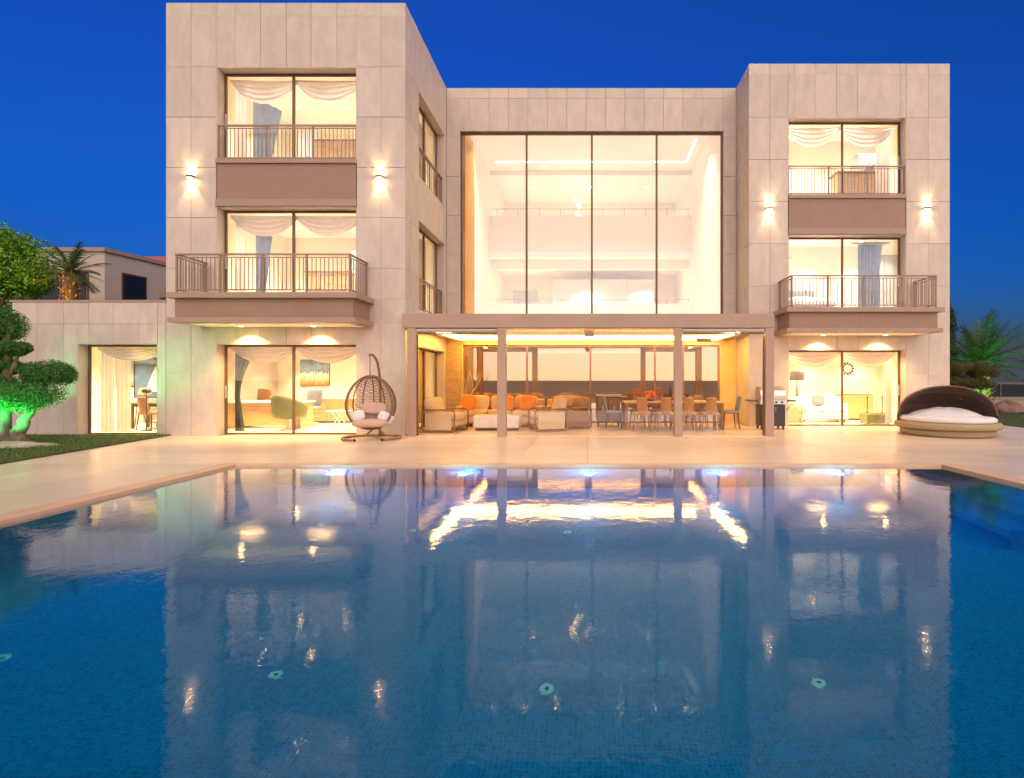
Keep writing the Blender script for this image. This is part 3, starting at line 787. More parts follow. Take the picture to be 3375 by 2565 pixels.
# ------------------------------------------------------------------ pergola over the sitting terrace
pg = thing('pergola', 'flat roofed taupe pergola with square posts and glowing ceiling coves between the towers', 'pergola', (0, 14.8, 0))
def pp(b, name, m, **k):
    o = b.build(name, m, pg, **k); o.location = (0, -14.8, 0); return o
pp(MB().box(-4.40, 4.45, 12.75, 12.97, 2.59, 2.925), 'beam', 'pergola', bevel=.008)
pp(MB().box(-4.40, -4.18, 12.975, 16.78, 2.59, 2.92), 'beam', 'pergola')
pp(MB().box(4.24, 4.45, 12.975, 16.78, 2.59, 2.92), 'beam', 'pergola')
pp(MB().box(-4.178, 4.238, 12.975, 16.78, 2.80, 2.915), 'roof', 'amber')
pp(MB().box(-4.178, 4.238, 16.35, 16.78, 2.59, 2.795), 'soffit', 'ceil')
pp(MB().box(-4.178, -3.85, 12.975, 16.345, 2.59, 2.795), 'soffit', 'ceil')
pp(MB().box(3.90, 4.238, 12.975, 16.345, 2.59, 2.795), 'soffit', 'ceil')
pp(MB().box(-3.8, 3.85, 16.335, 16.349, 2.60, 2.68), 'led_strip', 'led_soft')
pp(MB().box(-3.849, -3.835, 13.2, 16.3, 2.60, 2.68), 'led_strip', 'led_soft')
pp(MB().box(3.885, 3.899, 13.2, 16.3, 2.60, 2.68), 'led_strip', 'led_soft')
pp(MB().box(-1.9, 2.05, 12.972, 12.984, 2.66, 2.74), 'led_strip', 'led_soft')
pp(MB().box(-3.83, 3.88, 16.36, 16.41, 2.574, 2.588), 'led_strip', 'led_warm')
pp(MB().box(-3.91, -3.86, 13.1, 16.41, 2.574, 2.588), 'led_strip', 'led_warm')
pp(MB().box(3.91, 3.96, 13.1, 16.41, 2.574, 2.588), 'led_strip', 'led_warm')
for x0, x1 in ((-4.29, -4.085), (-2.146, -1.94), (2.08, 2.265), (4.245, 4.449)):
    pp(MB().box(x0, x1, 12.76, 12.962, 0, 2.588), 'post', 'pergola', bevel=.006)
for x0, x1 in ((-4.08, -2.16), (2.28, 4.235)):
    o = pp(MB().tube([(x0, 12.83, 2.53), (x1, 12.83, 2.53)], .05, 14), 'blind_cassette', 'aluminium', smooth=False)
    pp(MB().box(x0 + .01, x1 - .01, 12.81, 12.85, 2.44, 2.475), 'blind_bar', 'bronze')
for x0, x1 in ((-4.08, -2.15), (-1.935, 2.075), (2.27, 4.24)):
    pp(MB().box(x0, x1, 12.80, 12.92, -.005, 0.012), 'threshold', 'terrace')
pp(MB().box(-4.08, -4.055, 12.84, 12.88, 0.012, 2.43), 'guide_rail', 'bronze')
pp(MB().box(4.21, 4.235, 12.84, 12.88, 0.012, 2.43), 'guide_rail', 'bronze')
for x0, x1 in ((-1.935, .06), (.066, 2.075), (2.27, 3.2)):
    pp(MB().box(x0, x1, 12.84, 12.85, .013, 2.585), 'glass_panel', 'glass_clear')
h = thing('patio_heater', 'orange brown box heater hanging at the centre of the pergola ceiling', 'heater', (0.05, 13.35, 2.59))
b = MB(); b.add([(-.16, -.08, .2), (.16, -.08, .2), (.16, .1, .2), (-.16, .1, .2), (-.115, -.05, -.17), (.115, -.05, -.17), (.115, .08, -.17), (-.115, .08, -.17)],
                [(0, 1, 2, 3), (7, 6, 5, 4), (4, 5, 1, 0), (5, 6, 2, 1), (6, 7, 3, 2), (7, 4, 0, 3)])
b.build('housing', 'wood', h, bevel=.01); MB().box(-.09, .09, -.062, -.052, -.13, -.03).build('grille', 'wood_dark', h)
for x, lab in ((3.45, 'small brown ceiling speaker near the right end of the pergola'),):
    s = thing('speaker', lab, 'speaker', (x, 15.9, 2.59))
    MB().box(-.22, .22, -.07, .07, -.12, -.003).build('body', 'wood', s, bevel=.01); MB().box(-.19, .19, -.076, -.071, -.10, -.02).build('grille', 'wood_dark', s)
# side door wood panel and orange wall piece belong to the villa
MB().box(-4.40, -3.92, 16.72, 16.785, 0, 2.585).build('wood_panel', 'wood_light', villa)


# ------------------------------------------------------------------ hanging egg chair
def egg_chair():
    r = thing('egg_chair', 'brown wicker hanging egg chair with blush cushions on a curved stand', 'hanging chair', (-4.88, 12.1, 0), R(14))
    # C shaped base, its open side towards the pool
    path = [(0.62 * math.cos(a), 0.55 * math.sin(a) + .12, .035) for a in [R(-62 + 304 * i / 40) for i in range(41)]]
    MB().tube(path, .03, 10).build('base_ring', 'tan_metal', r, smooth=True)
    for k in (0, -1): MB().tube([path[k], (path[k][0] * .96, path[k][1] - .035, .03)], .034, 8).build('foot_cap', 'black', r)
    # arched pole rising behind the basket and reaching over it
    pole = [(0.10, .66, .05), (.11, .70, .5), (.11, .70, 1.0), (.10, .64, 1.4), (.08, .48, 1.72), (.04, .25, 1.88), (0, .06, 1.92), (-.03, -.02, 1.90)]
    P = [Vector(p) for p in pole]; sm = []
    for i in range(len(P) - 1):
        p0, p1, p2, p3 = P[max(0, i - 1)], P[i], P[i + 1], P[min(len(P) - 1, i + 2)]
        for k in range(5):
            t = k / 5
            sm.append(0.5 * ((2 * p1) + (p2 - p0) * t + (2 * p0 - 5 * p1 + 4 * p2 - p3) * t * t + (3 * p1 - p0 - 3 * p2 + p3) * t ** 3))
    sm.append(P[-1])
    MB().tube(sm, .03, 10).build('pole', 'tan_metal', r, smooth=True)
    MB().tube([(-.02, 0, 1.88), (-.02, 0, 1.42)], .012, 8).build('chain', 'tan_metal', r)
    b = MB()
    for s in (-1, 1): b.tube([(0.02, .60, .14 + .10), (.2 * s + .02, .52, .06)], .025, 6)
    b.tube([(0.05, .3, .04), (.09, .66, .05)], .028, 8)
    b.build('brace', 'tan_metal', r)
    zc, rz, rx, ry = .84, .60, .535, .46
    def shell(t, ph, k=1.0):      # t from the top down, ph round the vertical axis, 90 deg is the back
        rr = math.sin(t) * (1 + .10 * math.cos(t + PI) )
        return (rx * rr * math.cos(ph) * k, ry * rr * math.sin(ph) * k, zc + rz * math.cos(t) * k)
    lo, hi = R(-28), R(208)
    rim = [shell(PI * i / 40, lo) for i in range(1, 40)] + [shell(PI * i / 40, hi) for i in range(39, 0, -1)]
    MB().tube(rim, .022, 10, closed=True).build('rim', 'wicker', r, smooth=True)
    for i in range(9):
        ph = lo + (hi - lo) * (i + .5) / 9
        MB().tube([shell(.05 + (PI - .1) * k / 22, ph) for k in range(23)], .013, 6).build('rib', 'wicker', r, smooth=True)
    wv = MB()
    for j in range(46):
        t = .22 + 2.72 * j / 45
        pts = []
        for i in range(37):
            ph = lo + (hi - lo) * i / 36
            q = shell(t + .014 * math.sin(i * 2.1 + j * 1.9) , ph, 1.0 + .018 * math.sin(i * PI / 2 + j * PI))
            pts.append(q)
        wv.tube(pts, .0065, 4)
    tag(wv.build('weave', 'wicker', r), kind='stuff')
    MB().lathe([(.02, 1.385), (.09, 1.42), (.07, 1.45), (.02, 1.46)], 14).build('cap', 'wicker', r)
    MB().pillow((0, -.06, .38), (.39, .36, .09), .55, .85).build('seat_cushion', 'pink_fab', r, smooth=True)
    MB().pillow((.06, .10, .70), (.27, .09, .135), .6, .4, RX(R(-12)) @ RY(R(4))).build('back_pillow', 'pink_fab', r, smooth=True)
    MB().pillow((-.29, -.02, .54), (.17, .10, .12), .6, .45, RY(R(-16))).build('side_pillow', 'white_fab', r, smooth=True)
    MB().pillow((.32, -.04, .50), (.17, .10, .12), .6, .45, RY(R(28))).build('side_pillow', 'white_fab', r, smooth=True)
    MB().pillow((0, .22, .53), (.34, .07, .17), .6, .5).build('back_cushion', 'pink_fab', r, smooth=True)
egg_chair()

# ------------------------------------------------------------------ round daybed with a folding canopy
def daybed():
    r = thing('daybed', 'round beige wicker daybed with white cushion and brown folding canopy', 'daybed', (8.87, 13.25, 0), R(-22))
    MB().lathe([(.90, .0), (.98, .015), (1.0, .06), (1.0, .155), (.98, .165)], 48).build('base', 'wicker_bed', r, smooth=True)
    MB().lathe([(.94, .166), (1.08, .175), (1.115, .20), (1.12, .27), (1.10, .315), (1.06, .33), (.96, .332)], 48).build('ring', 'wicker_bed', r, smooth=True)
    MB().lathe([(.5, .334), (.98, .336), (1.01, .37), (1.0, .42), (.95, .455), (.6, .475), (.01, .48)], 48, (0, -.04, 0)).build('mattress', 'white_fab', r, smooth=True)
    def mound(u, v):
        a = 2 * PI * u; q = v
        x = .90 * q * math.cos(a); y = .08 + .62 * q * math.sin(a)
        z = .40 + .27 * (1 - q ** 2.4) ** .8 * (1 + .05 * math.sin(3 * a + 5 * q) + .03 * math.sin(7 * a)) - .10 * max(0, .3 - y)
        return (x, y, z)
    MB().grid(40, 12, mound).build('cushion', 'white_fab', r, smooth=True)
    rad, hgt = 1.05, .86
    def arc(th, u, k=1.0):        # th: tilt of the bow from the front, u along the bow
        a = PI * u
        return (rad * k * math.cos(a), -math.cos(th) * rad * k * math.sin(a) * .95, .36 + math.sin(th) * hgt * k * math.sin(a) ** .85)
    ths = [R(78), R(104), R(130), R(156), R(178)]
    b = MB(); n = 10
    for i in range(len(ths) - 1):
        t0, t1 = ths[i], ths[i + 1]
        def seg(u, v, t0=t0, t1=t1):
            th = t0 + (t1 - t0) * v
            k = 1.0 - .035 * math.sin(PI * v) * math.sin(PI * u)
            return arc(th, u, k)
        c = MB().grid(36, 6, seg).build('canopy_panel', 'canopy', r, smooth=True)
        sm = c.modifiers.new('thick', 'SOLIDIFY'); sm.thickness = .012
    for t in ths[:4]:
        MB().tube([arc(t, u / 36, .993) for u in range(37)], .016, 8).build('bow', 'canopy', r, smooth=True)
    for s in (-1, 1):
        MB().obox(T(s * 1.045, -.03, .40), .05, .16, .16).build('hinge', 'black', r, bevel=.01)
    b = MB(); b.obox(T(.42, -.12 + .60, .86) @ RX(R(-20)), .05, .02, .03); b.build('buckle', 'steel', r)
daybed()

# ------------------------------------------------------------------ gas grill
def grill():
    r = thing('gas_grill', 'black gas grill with steel lid and folding side shelves beside the right pergola post', 'grill', (5.02, 14.72, 0))
    MB().box(-.33, .33, -.24, .24, .10, .68).build('cabinet', 'black', r, bevel=.01)
    for x0, x1 in ((-.32, -.005), (.005, .32)):
        d = MB().box(x0, x1, -.262, -.243, .14, .66).build('door', 'black', r, bevel=.006)
        hx = x1 - .05 if x0 < 0 else x0 + .05
        MB().tube([(hx, -.285, .50), (hx, -.285, .62)], .009, 6).build('handle', 'steel', d)
    MB().box(-.24, -.06, -.268, -.263, .575, .62).build('label_strip', 'white_lacquer', r)
    MB().box(-.36, .36, -.28, .25, .685, .80).build('control_panel', 'steel', r, bevel=.012)
    for x in (-.22, -.07, .07, .22):
        k = MB(); k.lathe([(.03, 0), (.03, .02), (.022, .045)], 14); k.v = [(x + p[0], -.281 - p[2], .745 + p[1]) for p in k.v]; k.build('knob', 'black', r)
    prof = [(-.26, .81), (-.27, .93), (-.22, 1.06), (-.12, 1.14), (.0, 1.17), (.12, 1.15), (.22, 1.05), (.25, .92), (.25, .81)]
    b = MB(); n = len(prof)
    b.add([(-.345, y, z) for y, z in prof] + [(.345, y, z) for y, z in prof], [tuple(range(n)), tuple(range(n, 2 * n))[::-1]] + [(i, n + i, n + (i + 1) % n, (i + 1) % n) for i in range(n)])
    lid = b.build('lid', 'steel', r, bevel=.006)
    MB().tube([(-.27, -.27, .90), (-.27, -.31, .90), (.27, -.31, .90), (.27, -.27, .90)], .012, 8).build('handle', 'steel', lid)
    k = MB(); k.lathe([(.04, 0), (.04, .012)], 16); k.v = [(p[0], -.235 - p[2], 1.02 + p[1]) for p in k.v]; k.build('thermometer', 'white_lacquer', lid)
    for s in (-1, 1):
        sh = MB().box(min(s * .365, s * .63), max(s * .365, s * .63), -.24, .22, .76, .80).build('side_shelf', 'black', r, bevel=.008)
        MB().add([(s * .37, -.2, .50), (s * .37, -.16, .50), (s * .6, -.16, .758), (s * .6, -.2, .758), (s * .37, -.2, .54), (s * .37, -.16, .54)], [(0, 1, 2, 3), (3, 2, 5, 4)]).build('bracket', 'black', sh)
    for s in (-1, 1):
        for yy in (-.18, .18):
            w_ = MB(); w_.lathe([(.02, -.018), (.05, -.018), (.05, .018), (.02, .018)], 16); w_.v = [(s * .29 + p[2], yy + p[0], .05 + p[1]) for p in w_.v]
            w_.build('wheel', 'black', r)
grill()

# ------------------------------------------------------------------ furniture builders (indoor and pergola)
def legs(b, x, y, z, t=.03, splay=0):
    for sx in (-1, 1):
        for sy in (-1, 1):
            b.tube([(sx * (x + splay), sy * (y + splay), 0), (sx * x, sy * y, z)], [t * .7, t], 6)
def dining_chair(label, x, y, rz, fab='tan_fab', frame='wood', group='dining chairs round the pergola table'):
    r = thing('dining_chair', label, 'chair', (x, y, 0), rz, group)
    MB().pillow((0, 0, .46), (.235, .235, .045), .4, .4).build('seat', fab, r, smooth=True)
    def bk(u, v):
        a = (u - .5) * 1.1
        return (math.sin(a) * .26 * (1 - .12 * v), .23 + .03 * v - (1 - math.cos(a)) * .28 + .05 * v, .47 + .42 * v)
    o = MB().grid(10, 8, bk).build('backrest', fab, r, smooth=True); m = o.modifiers.new('t', 'SOLIDIFY'); m.thickness = .045; m.offset = 0
    for sx in (-1, 1):
        for sy in (-1, 1):
            MB().tube([(sx * .22, sy * .22, 0), (sx * .18, sy * .18, .44)], [.014, .022], 6).build('leg', frame, r)
    return r
def table(name, label, x, y, w_, d, h_, top='wood', leg='wood', t=.05, rz=0, z=0, cat='table', lt=.04):
    r = thing(name, label, cat, (x, y, z), rz)
    MB().box(-w_ / 2, w_ / 2, -d / 2, d / 2, h_ - t, h_).build('tabletop', top, r, bevel=.01)
    for sx in (-1, 1):
        for sy in (-1, 1):
            X, Y = sx * (w_ / 2 - lt * 1.6), sy * (d / 2 - lt * 1.6)
            MB().box(X - lt, X + lt, Y - lt, Y + lt, 0, h_ - t - .001).build('leg', leg, r)
    MB().box(-w_ / 2 + lt * 2, w_ / 2 - lt * 2, -d / 2 + lt * 1.3, d / 2 - lt * 1.3, h_ - t - .07, h_ - t - .002).build('apron', leg, r)
    return r
def lounge_chair(name, label, x, y, rz, fab, frame='wood', w_=.9, cat='armchair', group=None, z=0):
    """low armchair with a rounded wooden side hoop, seat and back cushions; faces -y locally"""
    r = thing(name, label, cat, (x, y, z), rz, group)
    MB().box(-w_ / 2 + .06, w_ / 2 - .06, -.40, .34, .14, .30).build('base', fab, r, bevel=.04, seg=3)
    MB().pillow((0, -.06, .38), (w_ / 2 - .09, .38, .10), .4, .3).build('seat_cushion', fab, r, smooth=True)
    MB().pillow((0, .30, .62), (w_ / 2 - .09, .13, .27), .45, .35, RX(R(-14))).build('back_cushion', fab, r, smooth=True)
    for s in (-1, 1):
        X = s * (w_ / 2 - .03)
        p = []
        for cx, cz, a0 in ((-.34, .12, 180), (.34, .12, 270), (.34, .48, 0), (-.34, .48, 90)):
            for k in range(5):
                a = R(a0 + 90 * k / 4); p.append((X, cx + .10 * math.cos(a), cz + .10 * math.sin(a)))
        MB().tube(p, .024, 8, closed=True).build('side_frame', frame, r, smooth=True)
        MB().box(X - .015, X + .015, -.36, .36, .06, .50).build('side_panel', fab, r, bevel=.01)
    return r
def sofa(name, label, x, y, rz, w_, fab, n=3, d=.95, z=0, legm='wood', back=.86, cat='sofa'):
    r = thing(name, label, cat, (x, y, z), rz)
    MB().box(-w_ / 2, w_ / 2, -d / 2, d / 2, .10, .30).build('base', fab, r, bevel=.03, seg=2)
    for s in (-1, 1):
        MB().box(min(s * w_ / 2, s * (w_ / 2 - .18)), max(s * w_ / 2, s * (w_ / 2 - .18)), -d / 2 + .02, d / 2, .301, .60).build('armrest', fab, r, bevel=.05, seg=3)
    MB().box(-w_ / 2, w_ / 2, d / 2 - .17, d / 2 + .02, .301, back - .08).build('backrest', fab, r, bevel=.05, seg=3)
    cw = (w_ - .38) / n
    for k in range(n):
        cx = -w_ / 2 + .19 + cw * (k + .5)
        MB().pillow((cx, -.09, .39), (cw / 2 - .005, d / 2 - .12, .10), .35, .25).build('seat_cushion', fab, r, smooth=True)
        MB().pillow((cx, d / 2 - .27, .66), (cw / 2 - .01, .11, .23), .45, .35, RX(R(-10))).build('back_cushion', fab, r, smooth=True)
    for sx in (-1, 1):
        for sy in (-1, 1): MB().tube([(sx * (w_ / 2 - .1), sy * (d / 2 - .1), 0), (sx * (w_ / 2 - .1), sy * (d / 2 - .1), .11)], .025, 6).build('leg', legm, r)
    return r
def cushion(label, x, y, z, fab, rz=0, tilt=-18, s=.23, cat='cushion', group=None, rd=.4):
    o = MB().pillow((0, 0, 0), (s, .085, s), .6, .45).build('cushion', fab, None, smooth=True)
    o.location = (x, y, z); o.rotation_euler = (R(tilt), R(rd * 10), rz)
    return tag(o, label, cat, group)
def curtain(label, x0, x1, ztop, drop, y, m='sheer', swags=1, drapes=(), axis='y', dm=None, cat='curtain'):
    """draped swag valances and hanging drapes"""
    r = thing('curtain', label, cat, (x0, y, ztop))
    n = swags
    for k in range(n):
        a, b_ = (x1 - x0) * k / n, (x1 - x0) * (k + 1) / n
        if n > 1: a, b_ = a - .04, b_ + .04
        def sw(u, v, a=a, b_=b_):
            bow = 1 - abs(2 * u - 1) ** 2.2
            z = -.02 - (.06 + drop * bow) * v - .012 * math.sin(v * 26) * bow
            return (a + (b_ - a) * u, -.03 + .035 * math.sin(v * 26 + u * 1.5) * (.3 + bow) - .03 * v * bow, z)
        MB().grid(28, 26, sw).build('swag', m, r, smooth=True)
    for (u0, u1, length, gather) in drapes:
        def dr(u, v, u0=u0, u1=u1, length=length, gather=gather):
            g = gather * math.sin(min(1, v / .62) * PI / 2) if v < .62 else gather * (1 - .35 * (v - .62) / .38)
            w_ = (u1 - u0) * (1 - abs(g))
            s = u0 if g > 0 else u1 - w_
            return (s + w_ * u, .05 + .035 * math.sin(u * (u1 - u0) * 62) * (1 - .3 * v), -.02 - length * v)
        MB().grid(max(16, int((u1 - u0) * 70)), 14, dr).build('drape', dm or m, r, smooth=True)
    return r
def vase_branch():
    r = thing('branch_vase', 'tall pale dried branches in an ochre box planter by the pergola back wall', 'planter', (-3.62, 16.15, 0))
    MB().box(-.16, .16, -.16, .16, 0, .42).build('planter', 'plaster_warm', r, bevel=.01)
    rng = random.Random(5)
    def br(p, d, l, rad, dep):
        pts = [Vector(p)]; dd = Vector(d).normalized()
        for k in range(4):
            dd = (dd + Vector((rng.uniform(-.25, .25), rng.uniform(-.2, .2), rng.uniform(-.05, .15)))).normalized()
            pts.append(pts[-1] + dd * l / 4)
        bb.tube(pts, [rad * (1 - .15 * i) for i in range(5)], 5)
        if dep:
            for k in range(3):
                q = pts[rng.choice((2, 3, 4))]
                br(q, dd + Vector((rng.uniform(-.9, .9), rng.uniform(-.4, .4), rng.uniform(-.1, .6))), l * .55, rad * .55, dep - 1)
    for k in range(3):
        bb = MB(); br((rng.uniform(-.05, .05), 0, .36), (rng.uniform(-.35, .35), rng.uniform(-.1, .1), 1), .85, .022, 3); bb.build('branch', 'branch', r)
def bowl(label, x, y, z, m='wood', rad=.16, flowers=0):
    r = thing('flower_bowl' if flowers else 'bowl', label, 'bowl', (x, y, z))
    MB().lathe([(rad * .4, 0), (rad * .8, .03), (rad, .09), (rad * .95, .09), (rad * .7, .04), (.01, .02)], 20).build('dish', m, r, smooth=True)
    if flowers:
        b = MB()
        for k in range(flowers):
            a, q = random.uniform(0, 2 * PI), random.uniform(0, rad)
            b.pillow((q * math.cos(a), q * math.sin(a), .10 + random.uniform(0, .16)), (.045, .045, .04), 1, 1, nu=7, nv=5)
        b.build('flowers', 'flower', r)

# pergola sitting group
sofa('sofa', 'long cream three seat sofa under the pergola, back to the sliding doors', -2.52, 15.75, 0, 2.5, 'cream_fab')
sofa('sofa', 'short cream sofa under the pergola, set square to the long one near its right end', -.62, 15.55, R(0), 1.15, 'cream_fab', n=1)
cushion('orange scatter cushion at the left end of the long cream sofa', -3.45, 15.50, .68, 'orange_fab', R(-28), s=.25)
cushion('orange scatter cushion on the long cream sofa just left of the second pergola post', -2.32, 15.47, .68, 'orange_fab', R(5))
cushion('orange scatter cushion on the long cream sofa just right of the second pergola post', -1.72, 15.46, .68, 'orange_fab', R(-6))
cushion('round orange cushion on the short cream sofa', -.78, 15.25, .66, 'orange_fab', R(12), s=.24)
lounge_chair('lounge_chair', 'low armchair with rounded wooden hoops at the far left of the pergola', -3.72, 14.1, R(80), 'linen_fab', w_=.95, group='wooden hoop armchairs')
lounge_chair('lounge_chair', 'low wooden hoop armchair right of the coffee table, seen from its side', -1.05, 14.35, R(-72), 'linen_fab', w_=.85, group='wooden hoop armchairs')
lounge_chair('lounge_chair', 'low wooden hoop armchair behind the other on the right, nearer the doors', -.45, 15.0, R(-60), 'brown_leather', w_=.8, group='wooden hoop armchairs')
ct = thing('coffee_table', 'low white marble block coffee table in front of the long sofa', 'coffee table', (-2.42, 14.55, 0))
MB().box(-.62, .62, -.35, .35, .06, .40).build('block', 'marble', ct, bevel=.05, seg=3); MB().box(-.54, .54, -.28, .28, 0, .058).build('plinth', 'wood_dark', ct)
bowl('small amber glass bowl on the marble coffee table', -2.3, 14.5, .40, 'orange_fab', .10)
vase_branch()
# dining group
table('dining_table', 'long walnut dining table at the right side of the pergola', 2.35, 14.9, 2.7, 1.0, .76, 'wood_light', 'wood')
nm = ('first', 'second', 'third', 'fourth')
for k, x in enumerate((1.45, 2.05, 2.65, 3.25)):
    dining_chair('brown orange dining chair, %s from the left on the pool side of the table' % nm[k], x, 14.28, R(180) + R(random.uniform(-6, 6)))
for k, x in enumerate((1.45, 2.05, 2.65, 3.25)):
    dining_chair('brown dining chair, %s from the left on the door side of the table' % nm[k], x, 15.52, R(random.uniform(-6, 6)), 'brown_leather')
dining_chair('dark dining chair at the left end of the walnut table', .74, 14.9, R(90), 'grey_fab', 'wood_dark')
dining_chair('dark dining chair at the right end of the walnut table', 3.95, 14.9, R(-90), 'grey_fab', 'wood_dark')
bowl('wooden bowl of orange flowers at the left of the dining table', 1.75, 14.9, .76, 'wood', .17, 26)
bowl('wooden bowl of orange flowers at the right of the dining table', 2.55, 14.9, .76, 'wood', .15, 20)
sb = thing('sideboard', 'dark walnut serving console left of the dining table', 'console', (.62, 15.75, 0))
MB().box(-.36, .36, -.22, .22, .86, .92).build('top', 'wood_light', sb, bevel=.008); MB().box(-.33, .33, -.19, .19, .10, .858).build('cabinet', 'wood_dark', sb)
for x in (-.165, .165):
    d = MB().box(x - .155, x + .155, -.212, -.192, .14, .83).build('door', 'wood', sb, bevel=.005); MB().box(x - .01, x + .01, -.228, -.213, .45, .6).build('handle', 'steel', d)
for x in (-.3, .3): MB().box(x - .02, x + .02, -.16, .16, 0, .098).build('leg', 'wood_dark', sb)
sv = thing('figurine', 'slim dark wood figurine standing on the dining table left of the third post', 'figurine', (2.35, 15.15, .76))
MB().lathe([(.06, 0), (.055, .02), (.03, .05), (.04, .16), (.05, .26), (.025, .34), (.035, .40), (.01, .45)], 14).build('body', 'wood_dark', sv, smooth=True)

# ground floor study (left)
curtain('blush swag curtain over the ground floor study window of the left tower', -8.92, -5.66, 2.22, .36, 13.48, 'blush_sheer', 2)
dr = thing('curtain', 'dark tied back drape at the left side of the study window', 'curtain', (-8.9, 13.55, 2.2))
def tie(u, v):
    w_ = .55 * (1 - .82 * math.sin(min(1, v / .6) * PI / 2)) if v < .6 else .10 + .12 * (v - .6) / .4
    return (w_ * u, .05 * math.sin(u * 20), -2.15 * v)
MB().grid(20, 20, tie).build('drape', 'olive_drape', dr, smooth=True)
def desk(label, x, y, w_, d, h_, body, top, z=0):
    r = thing('desk', label, 'desk', (x, y, z))
    MB().box(-w_ / 2, w_ / 2, -d / 2, d / 2, h_ - .05, h_).build('top', top, r, bevel=.008)
    MB().box(-w_ / 2 + .05, w_ / 2 - .05, -d / 2 + .06, -d / 2 + .09, .08, h_ - .052).build('front_panel', body, r)
    for s in (-1, 1):
        MB().box(min(s * (w_ / 2 - .05), s * (w_ / 2 - .45)), max(s * (w_ / 2 - .05), s * (w_ / 2 - .45)), -d / 2 + .092, d / 2 - .05, 0.002, h_ - .053).build('pedestal', body, r)
    return r
desk('wide oak desk with a pale top along the study window', -8.9, 15.1, 2.1, .8, .76, 'wood_light', 'white_lacquer')
def office_chair(label, x, y, rz, m):
    r = thing('office_chair', label, 'chair', (x, y, .012), rz)
    MB().pillow((0, 0, .48), (.26, .26, .06), .4, .4).build('seat', m, r, smooth=True)
    MB().pillow((0, .25, .80), (.25, .05, .27), .4, .4, RX(R(-8))).build('backrest', m, r, smooth=True)
    MB().tube([(0, 0, .08), (0, 0, .44)], .03, 8).build('column', 'steel', r)
    b = MB()
    for k in range(5): b.tube([(0, 0, .10), (.28 * math.cos(k * 1.257), .28 * math.sin(k * 1.257), .04)], [.025, .018], 6)
    b.build('foot', 'steel', r)
office_chair('brown leather office chair behind the left end of the study desk', -9.75, 15.95, R(10), 'brown_leather')
office_chair('grey office chair further right behind the study desk', -8.3, 16.0, R(-8), 'grey_fab')
def swivel(label, x, y, rz, m):
    r = thing('swivel_chair', label, 'armchair', (x, y, .012), rz)
    def sh(u, v):
        a = -2.0 + 4.0 * u; t = v
        rad = .36 + .06 * t
        return (rad * math.sin(a), rad * math.cos(a), .34 + (.50 * (math.cos(a * .5) ** 1.5 if abs(a) < PI else 0) + .10) * t)
    o = MB().grid(24, 6, sh).build('shell', m, r, smooth=True); q = o.modifiers.new('t', 'SOLIDIFY'); q.thickness = .05
    MB().pillow((0, -.02, .38), (.36, .36, .08), .5, .8).build('seat', m, r, smooth=True)
    MB().tube([(0, 0, .03), (0, 0, .32)], .03, 8).build('column', 'steel', r); MB().lathe([(.26, 0), (.25, .02), (.04, .035)], 20).build('foot', 'steel', r)
swivel('olive leather swivel armchair in the study with its back to the window', -7.95, 14.35, R(160), 'green_leather')
cb = thing('credenza', 'long low cream credenza along the study back wall', 'sideboard', (-7.4, 16.85, .012))
MB().box(-1.35, 1.35, -.25, .25, .74, .78).build('top', 'white_lacquer', cb); MB().box(-1.32, 1.32, -.23, .25, .06, .738).build('cabinet', 'cream_fab', cb)
for k in range(4): MB().box(-1.31 + k * .66, -.66 + k * .66 - .01, -.25, -.232, .09, .72).build('door', 'wood_light', cb, bevel=.004)
MB().box(-1.2, 1.2, -.18, .2, 0, .058).build('plinth', 'wood_dark', cb)
st = thing('side_table', 'small white side table with crossed legs right of the study chair', 'side table', (-6.75, 14.6, .012))
MB().box(-.30, .30, -.2, .2, .47, .50).build('tabletop', 'white_lacquer', st, bevel=.006)
for s in (-1, 1):
    MB().tube([(-.2, s * .14, 0), (.14, s * .14, .47)], .014, 6).build('leg', 'steel', st); MB().tube([(.2, s * .14, 0), (-.14, s * .14, .47)], .014, 6).build('leg', 'steel', st)
pc = thing('painting', 'abstract blue and ochre canvas hanging on the study back wall', 'painting', (-8.72, 17.17, 1.58))
MB().box(-.46, .46, -.03, .0, -.40, .40).build('canvas', 'painting', pc); 
MB().box(-.475, .475, .002, .02, -.415, .415).build('frame', 'wood_dark', pc)
# wing room (far left window)
curtain('cream drape and sheer at the left of the wing window, swag across its top', -12.3, -10.5, 2.2, .28, 13.5, 'sheer', 1, [(.0, .38, 2.15, .04), (.40, .80, 2.15, .08)], dm='sheer')
table('writing_table', 'small dark table with green cloth behind the wing window', -11.9, 14.9, 1.1, .6, .72, 'green_leather', 'wood_dark', z=.012, lt=.025)
dining_chair('brown leather chair at the table behind the wing window', -11.75, 14.45, R(175), 'brown_leather', 'wood_dark', 'study chairs')
office_chair('dark office chair against the left wall of the wing room', -13.2, 16.6, R(70), 'grey_fab')
fl = thing('floor_lamp', 'slim black floor lamp with round head behind the wing window', 'floor lamp', (-11.55, 14.05, .012))
MB().lathe([(.13, 0), (.12, .02), (.02, .03)], 18).build('foot', 'black', fl); MB().tube([(0, 0, .02), (0, 0, 1.0)], .012, 6).build('pole', 'black', fl)
MB().pillow((0, 0, 1.04), (.11, .11, .07), 1, 1).build('lamp_shade', 'black', fl, smooth=True)
tl = thing('table_lamp', 'small orange table lamp glowing on the table behind the wing window', 'table lamp', (-12.22, 14.8, .732))
MB().lathe([(.06, 0), (.05, .02), (.02, .05), (.03, .14), (.015, .22)], 14).build('base', 'wood', tl, smooth=True)
MB().lathe([(.16, .22), (.10, .40)], 18).build('lamp_shade', 'shade_lit', tl, smooth=True)
